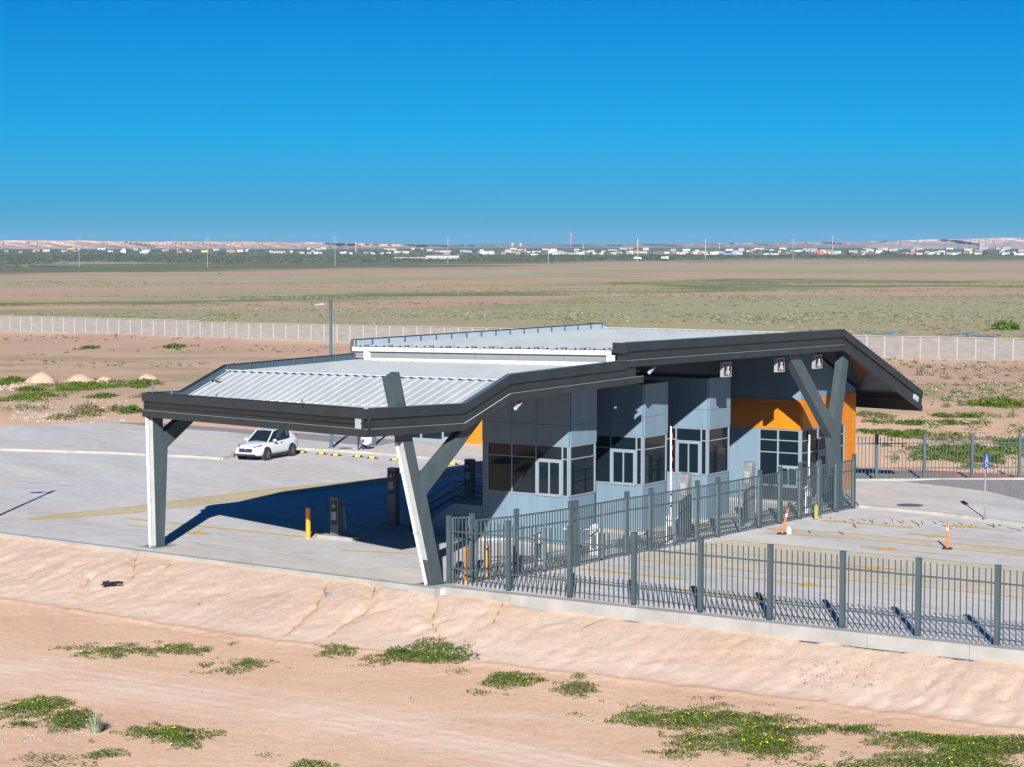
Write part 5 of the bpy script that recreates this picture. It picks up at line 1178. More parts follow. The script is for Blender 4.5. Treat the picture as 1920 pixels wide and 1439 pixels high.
# power poles and masts
def mast(px, yt, yb, w_, m, label, Zd=None, cross=True, group=None, m2=None, split=.5, z0=-.47, name='power_pole', cat='pole'):
    Z_ = Zd or dist(yb); x = (px - 960) * Z_ / FPX; zt = CAMH - (yt - HORY) * Z_ / FPX; zb = z0 if Zd is None else CAMH - (yb - HORY) * Z_ / FPX - .5
    t = thing(name, (x, Z_, zb), label, cat, group); h = zt - zb
    m1 = MB(); m1.tube((0, 0, 0), (0, 0, h * split), w_ / 2, w_ / 2.2, n=6); m1.build('lower_shaft', m, t, local=True, centre=False)
    m1 = MB(); m1.tube((0, 0, h * split), (0, 0, h), w_ / 2.2, w_ / 2.8, n=6); m1.build('upper_shaft', m2 or m, t, local=True, centre=False)
    if cross:
        for f_ in (.80, .88, .96): m1 = MB(); m1.beam((-h * .09, 0, h * f_), (h * .09, 0, h * f_), w_ * .35, w_ * .35); m1.build('cross_arm', m2 or m, t, local=True, centre=False)
pm = mat('pale_steel_pole', (.19, .235, .255), .6); pd = mat('dark_lattice', (.10, .11, .12), .7); po = mat('tan_pole_paint', (.50, .32, .22), .7); pr_ = mat('red_mast_paint', (.45, .10, .10), .7)
for px, yt, yb, w_, d_ in ((150, 441, 501, .34, 'far left'), (390, 444, 502, .34, 'second from the left'), (629, 443, 500, .34, 'standing above the street lamp head'), (840, 446, 497, .40, 'above the white factory'), (1028, 470, 495, .45, 'right of the middle')):
    mast(px, yt, yb, w_, pm, 'tall pale steel power pole on the plain, ' + d_, group='power poles on the plain')
for px, yt, yb, d_ in ((1195, 448, 494, 'left of the two'), (1322, 448, 486, 'right of the two')): mast(px, yt, yb, .62, pm, 'thick pole with tan upper half on the plain, ' + d_, cross=False, m2=po, split=.42)
mast(1486, 448, 489, .5, pm, 'pale grey pole on the plain above the canopy ridge')
for i_, (px, yt, yb) in enumerate(((28, 440, 453), (174, 438, 454), (325, 436, 454), (480, 440, 456), (505, 441, 456), (604, 440, 457), (722, 442, 459), (875, 441, 461), (1036, 448, 461), (1328, 448, 459), (1447, 446, 456), (1476, 442, 457), (1499, 433, 460))): mast(px, yt, yb, .8, pd, 'thin dark lattice pylon on the horizon, ' + ('near the left edge', 'right of the far left power pole', 'left of the second power pole', 'left one of a close pair', 'right one of a close pair', 'left of the third power pole', 'left of the white factory', 'above the green ended warehouse', 'left of the red tower', 'just right of the right tan pole', 'left of the pale grey pole', 'beside the pale grey pole', 'tallest, right of the pale grey pole')[i_], Zd=4350, group='pylons on the horizon', name='lattice_pylon', cat='pylon')
def banded(px, yt, yb, w_, label, n=5, Zd=None):
    Z_ = Zd or dist(yb); x = (px - 960) * Z_ / FPX; zt = CAMH - (yt - HORY) * Z_ / FPX; zb = CAMH - (yb - HORY) * Z_ / FPX - .3; t = thing('striped_mast', (x, Z_, zb), label, 'mast'); h = zt - zb
    for k in range(n): m1 = MB(); m1.tube((0, 0, h * k / n), (0, 0, h * (k + 1) / n), w_ / 2, n=6); m1.build('band', pr_ if k % 2 == 0 else tc['white'], t, local=True, centre=False)
banded(668, 454, 474, 1.4, 'red and white banded mast in the distant town, left of the factory', 6); banded(334, 453, 474, .9, 'thin red and white mast above the orange building', 5); banded(1093, 457, 469, 1.3, 'short white and red mast right of the red tower', 3); banded(1348, 456, 469, 1.3, 'short red and white mast right of the tan poles', 4); banded(1560, 443, 471, 1.1, 'tall red and white mast near the right bluff', 6)
mast(1070, 437, 463, 2.6, pr_, 'tall dark red lattice tower in the middle of the horizon', Zd=4100, name='lattice_tower', cat='tower')
for px in (961, 976):
    Z_ = 4300; x = (px - 960) * Z_ / FPX; t = thing('water_tank', (x, Z_, 6), 'round white water tank on the horizon, the %s of two' % ('left' if px < 970 else 'right'), 'tank')
    m1 = MB(); m1.tube((0, 0, 0), (0, 0, 5.2), 2.6, n=12); m1.build('shell', tc['white'], t, local=True, centre=False); m1 = MB(); m1.tube((0, 0, -4), (0, 0, 0), 1.2, n=8); m1.build('support', tc['grey'], t, local=True, centre=False)
# ------------------------------------------------------------------ person behind the canopy corner
def person():
    g_ = G(676, 844, .12); t = thing('person', g_, 'person in dark trousers and boots standing beyond the canopy corner with a round white bag', 'person', None, rad(200))
    J = [((0, 0, .95), .15), ((0, 0, 1.15), .145), ((0, 0, 1.38), .155), ((0, 0, 1.50), .07), ((0, .02, 1.60), .085), ((0, .02, 1.70), .095), ((.10, 0, .90), .10), ((.13, .02, .50), .068), ((.14, -.0, .10), .05), ((.15, .16, .05), .045),
         ((-.10, 0, .90), .10), ((-.13, -.03, .50), .068), ((-.14, -.06, .10), .05), ((-.15, .10, .05), .045), ((.20, 0, 1.42), .06), ((.27, .02, 1.14), .045), ((.28, .12, .90), .036), ((.28, .16, .82), .04), ((-.20, 0, 1.42), .06), ((-.28, .02, 1.14), .045), ((-.30, .10, .92), .036), ((-.30, .14, .84), .04)]
    E_ = [(0, 1), (1, 2), (2, 3), (3, 4), (4, 5), (0, 6), (6, 7), (7, 8), (8, 9), (0, 10), (10, 11), (11, 12), (12, 13), (2, 14), (14, 15), (15, 16), (16, 17), (2, 18), (18, 19), (19, 20), (20, 21)]
    me = bpy.data.meshes.new('body'); me.from_pydata([j[0] for j in J], E_, []); o = bpy.data.objects.new('body', me); C.objects.link(o); o.parent = t
    md = o.modifiers.new('skin', 'SKIN'); md.use_smooth_shade = True
    for i, (p_, r_) in enumerate(J): me.skin_vertices[0].data[i].radius = (r_, r_)
    me.skin_vertices[0].data[0].use_root = True
    sb = o.modifiers.new('sub', 'SUBSURF'); sb.levels = 1; sb.render_levels = 1
    m = bpy.data.materials.new('clothed_figure'); m.use_nodes = True; nt_ = m.node_tree; b = nt_.nodes['Principled BSDF']; b.inputs['Roughness'].default_value = .85
    tc = nt_.nodes.new('ShaderNodeTexCoord'); sp = nt_.nodes.new('ShaderNodeSeparateXYZ'); nt_.links.new(tc.outputs['Object'], sp.inputs[0]); cr = nt_.nodes.new('ShaderNodeValToRGB'); cr.color_ramp.interpolation = 'CONSTANT'
    e = cr.color_ramp.elements; e[0].position = 0; e[0].color = (.035, .02, .012, 1); e[1].position = .07; e[1].color = (.02, .02, .028, 1)
    k = e.new(.53); k.color = (.05, .09, .2, 1); k = e.new(.80); k.color = (.42, .24, .16, 1)
    mr = nt_.nodes.new('ShaderNodeMath'); mr.operation = 'DIVIDE'; mr.inputs[1].default_value = 1.85; nt_.links.new(sp.outputs[2], mr.inputs[0]); nt_.links.new(mr.outputs[0], cr.inputs[0]); nt_.links.new(cr.outputs[0], b.inputs['Base Color'])
    me.materials.append(m)
    m1 = MB(); m1.sphere((0, 0, 1.73), .115, 12, 8, sq=(.95, 1.05, .9)); m1.build('hair', M['hair'], t, local=True, smooth=True, centre=False)
    m1 = MB(); m1.sphere((-.40, .14, .58), .30, 16, 10, sq=(1, .45, 1)); bg_ = thing('x', g_, 'x', 'x'); bpy.data.objects.remove(bg_)
    q = bpy.data.objects.new('round_bag', None); bpy.data.objects.remove(q)
    return t, g_
pt, pg = person()
m1 = MB(); m1.sphere((0, 0, 0), .34, 18, 10, sq=(1, .42, 1)); o = m1.build('round_bag', M['white_plastic'], smooth=True, centre=False); o.location = (pg[0] + .36, pg[1] - .10, .12 + .62); tag(o, 'round white bag with a blue patch held beside the standing person', 'bag')
m1 = MB(); m1.tube((-.2, -.13, -.05), (-.2, -.145, -.05), .11, n=12); m1.build('blue_patch', M['blue_sign'], o, local=True, centre=False)

# ------------------------------------------------------------------ vegetation
NR = np.random.default_rng(5)
def quads_mesh(name, cent, size, m, flat=.5, aspect=.5, up=None):
    """cloud of small leaf faces"""
    n = len(cent); th = NR.uniform(0, 2 * np.pi, n); tilt = NR.uniform(-1, 1, n) * (1 - flat) * 1.4
    d = np.stack([np.cos(th) * np.cos(tilt), np.sin(th) * np.cos(tilt), np.sin(tilt)], -1)
    if up is not None: d = d * (1 - up) + np.array([0, 0, 1]) * up; d /= np.linalg.norm(d, axis=1)[:, None]
    r = np.cross(d, NR.normal(size=(n, 3)) * .5 + np.array([0, 0, 1.0])); r /= np.linalg.norm(r, axis=1)[:, None] + 1e-9
    s = size if isinstance(size, np.ndarray) else NR.uniform(size * .6, size * 1.35, n); s = s[:, None]
    v = np.stack([cent - d * s * .5, cent + r * s * aspect * .5, cent + d * s * .5, cent - r * s * aspect * .5], 1).reshape(-1, 3)
    me = bpy.data.meshes.new(name); me.vertices.add(len(v)); me.vertices.foreach_set('co', v.ravel().astype(np.float32))
    me.loops.add(4 * n); me.loops.foreach_set('vertex_index', np.arange(4 * n, dtype=np.int32)); me.polygons.add(n); me.polygons.foreach_set('loop_start', np.arange(0, 4 * n, 4, dtype=np.int32)); me.update(calc_edges=True)
    me.materials.append(m); o = bpy.data.objects.new(name, me); C.objects.link(o); return o
def join(a, b_, mi):   # append mesh b into a with material slot
    import bmesh
    bm = bmesh.new(); bm.from_mesh(a.data); n = len(bm.faces); bm.from_mesh(b_.data); bm.faces.ensure_lookup_table()
    for f in bm.faces[n:]: f.material_index = mi
    bm.to_mesh(a.data); bm.free(); a.data.materials.append(b_.data.materials[0]); bpy.data.objects.remove(b_)
def gz(x, y): return height(x, y)
def patch(box, dens, label, lvl=-2.0, leafm='leaf', hgt=.2, size=.085, fl=.0, thr=-.15, seed=0, name='ground_cover', cat='ground cover', group=None):
    x0, y0, x1, y1 = box; ex, ey = (x1 - x0) * .10, (y1 - y0) * .12; x0 -= ex; x1 += ex; y1 += ey; yc = (y0 + y1) / 2; gp_ = (lambda px, py: onbank(px, py)) if lvl <= -2 else (lambda px, py: G(px, py, lvl)[:2])
    hpx = hgt * FPX / 75 * .4 if lvl <= -2 else 0
    a1, a2 = gp_((x0 + x1) / 2, y0 + hpx), gp_((x0 + x1) / 2, y1); a = ((a1[0] + a2[0]) / 2, (a1[1] + a2[1]) / 2); w_ = (gp_(x1, yc)[0] - gp_(x0, yc)[0]) / 2; dpt = max(.15, (a1[1] - a2[1]) / 2)
    # leaves hide half the depth behind themselves, so the patch reaches a little less far
    ar = 4 * w_ * dpt; n = int(ar * dens)
    u = NR.uniform(-1, 1, n); v = NR.uniform(-1, 1, n); x = a[0] + u * w_; y = a[1] + v * dpt
    rr = np.sqrt(u * u + v * v); nz = vnoise(x, y, .55, seed + 11) * .9 + vnoise(x, y, 2.2, seed + 12) * .6
    keep = (nz - rr * 1.15 + .75 - thr > NR.uniform(0, .8, n) ** 1.3); x, y, nz, rr = x[keep], y[keep], nz[keep], rr[keep]
    if len(x) < 5: return
    hh = hgt * np.clip(nz - rr + 1.1, .15, 1.5); z = gz(x, y) + hh * NR.uniform(.05, 1, len(x)) ** .8
    o = quads_mesh(name, np.stack([x, y, z], -1), size, M[leafm], .55)
    k = int(len(x) * .12)
    if k > 3: join(o, quads_mesh('t', np.stack([x[:k] + .05, y[:k], gz(x[:k], y[:k]) + .03], -1), size * 1.1, M['leaf_dull'] if leafm != 'leaf_dull' else M['stem'], .9), 1)
    if fl:
        k = int(len(x) * fl * .6); j = NR.integers(0, len(x), k); join(o, quads_mesh('t', np.stack([x[j], y[j], gz(x[j], y[j]) + hh[j] * 1.05 + .01], -1), .045, M['flower'], .8, .9), 2)
    tag(o, label, cat, group, 'stuff'); return o
near = [((115, 1198, 375, 1236), 1.0, .035, 'at the toe of the bank, far left'), ((380, 1226, 538, 1264), .9, .03, 'right of the long patch at the bank toe'), ((588, 1200, 668, 1236), .9, .02, 'small clump left of the patch below the column'), ((678, 1196, 878, 1250), 1.2, .02, 'below the front column'), ((820, 1246, 890, 1268), .35, 0, 'thin scatter right of the patch below the column'),
        ((895, 1258, 1025, 1302), 1.0, .04, 'in the middle of the dirt verge'), ((1035, 1277, 1125, 1308), .7, .02, 'right of the middle patch'), ((1068, 1261, 1102, 1277), .7, 0, 'tiny clump above the middle right patch'), ((866, 1290, 930, 1312), .4, 0, 'thin scatter left of the middle patch'), ((1035, 1322, 1130, 1358), .45, .02, 'sparse scatter below the middle right patch'),
        ((-20, 1304, 135, 1352), 1.1, .05, 'at the left edge above the track'), ((-20, 1350, 92, 1372), .9, .05, 'small strip at the left edge'), ((100, 1325, 175, 1372), .8, .01, 'behind the spiky grass tuft'), ((135, 1352, 400, 1402), 1.25, .06, 'long strip right of the spiky grass tuft'), ((160, 1398, 242, 1428), .9, .01, 'round patch below the long strip'), ((85, 1385, 150, 1405), .5, 0, 'thin scatter left of the round patch'),
        ((-20, 1402, 170, 1450), .3, 0, 'grey scatter in the lower left corner'), ((1150, 1300, 1260, 1335), .5, .02, 'upper left tip of the large right growth'), ((1160, 1318, 1430, 1385), 1.1, .05, 'large growth right of the middle, upper part'), ((1185, 1392, 1330, 1428), .9, .06, 'lower left lobe of the large right growth'), ((1340, 1345, 1530, 1395), 1.0, .06, 'middle lobe of the large right growth'), ((1330, 1380, 1560, 1440), .9, .06, 'lower lobe of the large right growth'),
        ((1535, 1348, 1680, 1380), 1.0, .05, 'upper strip right of the large growth'), ((1640, 1360, 1800, 1395), 1.0, .06, 'strip nearing the right edge'), ((1745, 1380, 1960, 1430), .9, .05, 'growth running out of the right edge'), ((1560, 1372, 1960, 1412), .8, .04, 'broken cover under the strip at the right'), ((1380, 1335, 1560, 1362), .8, .04, 'upper edge of the large right growth'), ((1140, 1300, 1500, 1345), .55, .02, 'loose fringe over the large right growth'), ((1260, 1350, 1480, 1420), .9, .05, 'heart of the large right growth'), ((1600, 1400, 1960, 1470), .7, .03, 'lower cover running out at the bottom right'), ((0, 1330, 240, 1380), .6, .03, 'loose cover joining the left patches'), ((1540, 1395, 1940, 1470), .4, .02, 'sparse cover in the lower right corner'), ((1420, 1418, 1640, 1470), .7, .05, 'growth cut by the bottom edge at the right'), ((540, 1424, 615, 1460), .8, .05, 'clump cut by the bottom edge, left of the middle'), ((460, 1405, 560, 1425), .25, 0, 'few sprigs above the bottom clump'),
        ((620, 1430, 640, 1445), .8, 0, 'tiny clump at the bottom edge'), ((420, 1198, 455, 1215), .35, 0, 'few sprigs above the second left patch'), ((1210, 1290, 1260, 1300), .3, 0, 'few sprigs above the large growth'), ((755, 1300, 790, 1325), .25, 0, 'few sprigs on the verge below the column'), ((1530, 1195, 1545, 1203), .0, 0, '')]
for k, (bx, dn, fl, wh) in enumerate(near):
    if dn <= 0: continue
    hg = .15 if dn > .6 else .08
    patch(bx, 1000 * dn, ('dark green ground cover with yellow flowers ' if fl > .015 else 'dark green low weeds ') + wh, fl=fl, hgt=hg, size=.062, thr=-.12 if dn > .6 else .22, seed=k * 7, leafm='leaf')
for k, (bx, wh) in enumerate((((1148, 1142, 1205, 1160), 'right of the middle of the footing'), ((1498, 1186, 1522, 1196), 'under the right half of the footing'), ((1600, 1200, 1625, 1210), 'under the footing, second from the right'), ((1655, 1205, 1680, 1217), 'under the footing near the right'), ((1858, 1228, 1900, 1243), 'at the footing by the right edge'), ((1905, 1238, 1935, 1250), 'beside the right edge below the fence'))):
    patch(bx, 500, 'small green weeds growing ' + wh, lvl=-.42, hgt=.14, size=.10, leafm='leaf_dull' if k in (2, 3) else 'leaf', seed=k + 90)
mid = [((1680, 836, 1960, 876), 'leaf_bright', 260, .35, .20, 'bright green growth behind the rear fence at the right'), ((1785, 872, 1880, 882), 'leaf', 200, .2, .16, 'small green patch below the bright growth'), ((1600, 806, 1790, 828), 'leaf', 170, .25, .2, 'dark green growth beyond the rear fence'), ((1600, 776, 1670, 790), 'leaf_dull', 120, .3, .2, 'dull weeds below the roof tip'),
       ((1635, 790, 1850, 801), 'leaf', 120, .25, .2, 'long thin green strip beyond the rear fence'), ((1750, 775, 1860, 786), 'leaf', 140, .25, .2, 'green patch under the round shrubs'), ((1870, 822, 1960, 850), 'leaf', 160, .3, .2, 'green growth at the right edge'), ((1800, 752, 1960, 768), 'leaf_bright', 160, .4, .2, 'bright weeds between the round shrubs'), ((1700, 812, 1900, 834), 'leaf_dull', 60, .2, .2, 'dry weeds in front of the pale dirt bank'),
       ((82, 712, 240, 733), 'leaf_bright', 90, .3, .2, 'bright green growth around the dirt mounds'), ((235, 715, 300, 727), 'leaf_bright', 160, .4, .2, 'bright green strip right of the dirt mounds'), ((-20, 735, 112, 755), 'leaf_bright', 80, .3, .2, 'green growth at the left edge before the mounds'), ((-20, 709, 40, 724), 'leaf_bright', 160, .4, .2, 'green growth at the left edge by the first mound'), ((20, 727, 80, 736), 'leaf_bright', 120, .3, .2, 'small bright patch left of the mounds'),
       ((115, 755, 205, 788), 'leaf_dull', 110, .35, .2, 'dull weeds on the rubble heap'), ((230, 766, 268, 777), 'leaf', 150, .35, .2, 'green clump left of the canopy corner'), ((160, 738, 215, 748), 'leaf', 100, .25, .2, 'thin weeds behind the rubble heap'), ((195, 760, 245, 775), 'leaf_dull', 90, .3, .2, 'dry weeds right of the rubble heap'), ((0, 755, 120, 775), 'leaf_dull', 25, .25, .2, 'few weeds on the dirt at the left'),
       ((150, 645, 186, 652), 'leaf', 60, .4, .3, 'small green patch before the block wall'), ((300, 644, 360, 652), 'leaf', 60, .4, .3, 'green strip before the block wall'), ((250, 736, 330, 748), 'leaf_dull', 60, .3, .2, 'dull weeds behind the canopy corner')]
for k, (bx, lm, dn, hg, sz, lb) in enumerate(mid): patch(bx, dn, lb, lvl=-.15, leafm=lm, hgt=hg, size=sz, seed=200 + k * 5, thr=-.1)
def shrub(px, py, wpx, hpx, leafm, label, group=None, n=420, lvl=-.2, name='desert_shrub', sz=None):
    g_ = G(px, py, lvl); Z_ = g_[1]; w_ = wpx * Z_ / FPX / 2; h_ = hpx * Z_ / FPX; zg = float(gz(np.array([g_[0]]), np.array([g_[1]]))[0])
    t = thing(name, (g_[0], g_[1], zg), label, 'shrub', group)
    th = NR.uniform(0, 2 * np.pi, n); ph = np.arccos(NR.uniform(0, 1, n)); rr = NR.uniform(.55, 1, n) ** .5; wob = .75 + .35 * np.sin(th * 3 + px) * np.cos(ph * 4 + py) + .15 * NR.normal(size=n)
    c_ = np.stack([np.sin(ph) * np.cos(th) * rr * w_ * wob, np.sin(ph) * np.sin(th) * rr * w_ * .8 * wob, np.cos(ph) * rr * h_ * wob + .03], -1); c_[:, 2] = np.maximum(c_[:, 2], .03)
    o = quads_mesh('foliage', c_, sz or max(.10, w_ * .22), M[leafm], .2); o.parent = t
    m1 = MB()
    for k in range(5): a = k * 1.3 + px; m1.tube((0, 0, -.1), (math.cos(a) * w_ * .6, math.sin(a) * w_ * .5, h_ * .6), .03, .012, n=4)
    m1.build('stem', M['stem'], t, local=True, centre=False); return t
for k, (px, py, w_, h_, lm, wh) in enumerate([(1776, 752, 32, 17, 'leaf_sage', 'leftmost of the round shrubs right of the roof tip'), (1815, 744, 26, 14, 'leaf_sage', 'second of the round shrubs, set farther back'), (1806, 764, 26, 13, 'leaf_sage', 'shrub just below the second round one'), (1842, 758, 30, 14, 'leaf_dull', 'middle round shrub beside bright weeds'), (1884, 762, 32, 24, 'leaf', 'tallest round shrub near the right edge'),
                                              (1916, 766, 20, 22, 'leaf_dull', 'yellowish shrub cut by the right edge'), (1775, 767, 24, 9, 'leaf_sage', 'low shrub below the leftmost round one'), (1896, 784, 16, 10, 'leaf_sage', 'small grey shrub alone before the fence'), (1790, 786, 16, 8, 'leaf_sage', 'small grey shrub left of the green patch'), (1622, 794, 18, 8, 'stem', 'dry straw coloured bush beyond the rear fence, left'), (1656, 796, 14, 8, 'stem', 'dry straw coloured bush beyond the rear fence, right'), (1673, 793, 10, 10, 'leaf_dull', 'thin upright bush beyond the rear fence'), (1788, 737, 14, 8, 'leaf_sage', 'small shrub behind the leftmost round one')]):
    shrub(px, py, w_, h_, lm, 'grey green desert ' + wh if lm == 'leaf_sage' else wh, 'round shrubs beyond the yard')
shrub(1886, 615, 62, 17, 'leaf', 'large dark bush on bare sand beyond the block wall', n=900)
for k, (px, py, w_, wh) in enumerate(((255, 560, 5, 'above the left part of the wall'), (1316, 514, 5, 'below the right tan pole'), (1495, 513, 5, 'below the pale grey pole'), (545, 517, 11, 'wide and flat, left of the lamp post top'), (553, 546, 4, 'just left of the lamp post head'), (1814, 518, 4, 'far right on the plain'), (1348, 514, 4, 'right of the one below the right tan pole'), (1477, 587, 8, 'above the roof ridge in the grass'), (1288, 582, 7, 'above the step of the roof'), (1238, 582, 6, 'leftmost of the close pair above the roof'), (374, 514, 3, 'left of the second power pole foot'), (412, 514, 12, 'widest, right of the second power pole foot'), (438, 514, 6, 'second right of the second power pole foot'))): shrub(px, py, w_, 3, 'leaf', 'small dark bush alone on the plain, ' + wh, 'lone bushes on the plain', n=60, lvl=-.47)
# spiky grass tuft
g_ = G(180, 1375, TOE); zt = float(gz(np.array([g_[0]]), np.array([g_[1]]))[0]); t = thing('grass_tuft', (g_[0], g_[1], zt), 'grey green spiky grass tuft rising from the flowering cover at lower left', 'grass')
m1 = MB()
for k in range(260):
    a = R.uniform(0, 6.28); sp_ = R.uniform(.05, 1) ** .7; L_ = R.uniform(.35, .78) * (1 - .25 * sp_); r0 = R.uniform(0, .12)
    b0 = Vector((math.cos(a) * r0, math.sin(a) * r0, 0)); tip = b0 + Vector((math.cos(a) * sp_ * .5 * L_ * 1.5, math.sin(a) * sp_ * .5 * L_ * 1.3, L_ * (1 - .35 * sp_))); mid_ = (b0 + tip) / 2 + Vector((0, 0, .07)); n_ = Vector((-math.sin(a), math.cos(a), 0)) * .010
    m1.add([b0 - n_, b0 + n_, mid_ + n_, mid_ - n_, tip], [(0, 1, 2, 3), (3, 2, 4)])
tag(m1.build('blade', M['leaf_grey'], t, local=True, centre=False), kind='stuff')
# grass tussocks and scrub spread over the plain
def blobs(name, x, y, z, w_, h_, m, label, cat):
    n = len(x); base = np.array([(1, 0, 0), (.3, .95, 0), (-.8, .6, 0), (-.85, -.5, 0), (.2, -1, 0), (.45, .1, .8), (-.35, .15, 1.0), (0, -.4, .75)])
    fc = [(0, 1, 5), (1, 2, 6), (1, 6, 5), (2, 3, 6), (3, 4, 7), (3, 7, 6), (4, 0, 5), (4, 5, 7), (5, 6, 7)]
    th = NR.uniform(0, 6.28, n); c_, s_ = np.cos(th), np.sin(th); b = base[None] * (1 + NR.normal(size=(n, 8, 3)) * .2)
    v = np.stack([(b[..., 0] * c_[:, None] - b[..., 1] * s_[:, None]) * w_[:, None] + x[:, None], (b[..., 0] * s_[:, None] + b[..., 1] * c_[:, None]) * w_[:, None] + y[:, None], b[..., 2] * h_[:, None] + z[:, None]], -1).reshape(-1, 3)
    f = (np.array(fc)[None] + (np.arange(n) * 8)[:, None, None]).reshape(-1, 3)
    me = bpy.data.meshes.new(name); me.vertices.add(len(v)); me.vertices.foreach_set('co', v.ravel()); me.loops.add(f.size); me.loops.foreach_set('vertex_index', f.ravel().astype(np.int32)); me.polygons.add(len(f)); me.polygons.foreach_set('loop_start', np.arange(0, f.size, 3).astype(np.int32)); me.update(calc_edges=True)
    me.materials.append(m); o = bpy.data.objects.new(name, me); C.objects.link(o); return tag(o, label, cat, None, 'stuff')
def field(n, y0, y1, spread, f_keep, power=1.0):
    y = y0 + (y1 - y0) * NR.uniform(0, 1, n) ** power; x = NR.uniform(-1, 1, n) * y * spread; k = f_keep(x, y); return x[k], y[k]
SPR = .275
x, y = field(30000, 262, 520, SPR, lambda x, y: (vnoise(x * .55, y, .035, 71) + .45 * vnoise(x, y, .2, 72) > .02 + .55 * np.clip(-(x + 40) / 60, 0, 1) * (y > 380)) & ((x - wa[0]) * wd[1] - (y - wa[1]) * wd[0] < -4))
blobs('tussock_grass', x, y, np.full_like(x, -.50), NR.uniform(.2, .55, len(x)), NR.uniform(.06, .20, len(x)), M['leaf_sage'], 'pale green tussock grass covering the plain beyond the block wall', 'grass')
x, y = field(15000, 262, 700, SPR, lambda x, y: (vnoise(x * .4, y, .03, 81) + .4 * vnoise(x, y, .2, 82) > .18) & ((x - wa[0]) * wd[1] - (y - wa[1]) * wd[0] < -4))
blobs('dark_tussock_grass', x, y, np.full_like(x, -.50), NR.uniform(.25, .65, len(x)), NR.uniform(.08, .24, len(x)), M['leaf_dull'], 'darker green tussock grass mixed into the plain', 'grass')
x, y = field(34000, 850, 2150, SPR, lambda x, y: (y > 1420 + x * 1.2 + 160 * vnoise(x, y, .004, 91) + 90 * vnoise(x, y, .02, 92)) & (vnoise(x, y, .012, 93) > -.12), .8)
blobs('scrub_belt', x, y, np.full_like(x, -.5), NR.uniform(1.0, 3.2, len(x)), NR.uniform(.35, 1.1, len(x)), M['scrub'], 'dark green belt of low scrub in front of the distant town', 'scrub')
x, y = field(3600, 2150, 3600, SPR, lambda x, y: vnoise(x, y, .01, 95) > -.1)
blobs('town_trees', x, y, np.full_like(x, -.5), NR.uniform(2, 5, len(x)), NR.uniform(1.0, 2.0, len(x)), M['scrub'], 'dark trees scattered through the distant town', 'trees')
def mid_mask(x, y): return ((x - wa[0]) * wd[1] - (y - wa[1]) * wd[0] > 3) & ((y > LB(x) + 4) & (y > 125) | (x > 18) & (y > 112))
x, y = field(5200, 112, 290, SPR, lambda x, y: mid_mask(x, y) & (vnoise(x * .5, y, .06, 96) + .3 * vnoise(x, y, .4, 97) > .12))
blobs('low_weeds', x, y, height(x, y) - .02, NR.uniform(.12, .42, len(x)), NR.uniform(.06, .22, len(x)), M['leaf_dull'], 'scattered low weeds on the bare ground before the block wall', 'weeds')
x, y = field(1500, 135, 215, SPR, lambda x, y: mid_mask(x, y) & (x > 28) & (vnoise(x * .7, y, .09, 98) > -.05))
nl = 34; w_ = NR.uniform(.3, .75, len(x)); xx = np.repeat(x, nl) + NR.normal(size=len(x) * nl) * np.repeat(w_, nl) * .5; yy = np.repeat(y, nl) + NR.normal(size=len(x) * nl) * np.repeat(w_, nl) * .5
zz = np.repeat(height(x, y), nl) + NR.uniform(0, 1, len(xx)) * np.repeat(w_, nl) * .7
o = quads_mesh('sage_clumps', np.stack([xx, yy, zz], -1), .24, M['leaf_sage'], .4); tag(o, 'pale sage clumps on the dirt right of the roof', 'scrub', None, 'stuff')
# weeds on the dirt outside the frame at the left, seen mirrored in the booth windows
x = NR.uniform(-130, -27, 900); y = NR.uniform(20, 84, 900); k = (sdist(x, y) > 5) & (vnoise(x, y, .06, 55) > .0); x, y = x[k], y[k]
blobs('weeds', x, y, height(x, y) - .02, NR.uniform(.3, 1.6, len(x)), NR.uniform(.15, .6, len(x)), M['leaf'], 'dark weeds on the dirt verge left of the yard', 'weeds')
# puddles beyond the wall
m1 = MB()
for k in range(30):
    px = R.uniform(1610, 1880); py = R.uniform(622, 634) + (px - 1700) * .02; c_ = G(px, py, -.44); w_ = R.uniform(.4, 1.7); d_ = R.uniform(.5, 1.8); n = 9
    m1.add([(c_[0] + math.cos(i * 2 * math.pi / n) * w_ * R.uniform(.6, 1.1), c_[1] + math.sin(i * 2 * math.pi / n) * d_ * R.uniform(.6, 1.1), -.435 + k * .0008) for i in range(n)], [tuple(range(n))])
tag(m1.build('puddle_water', M['water'], centre=False), kind='structure')

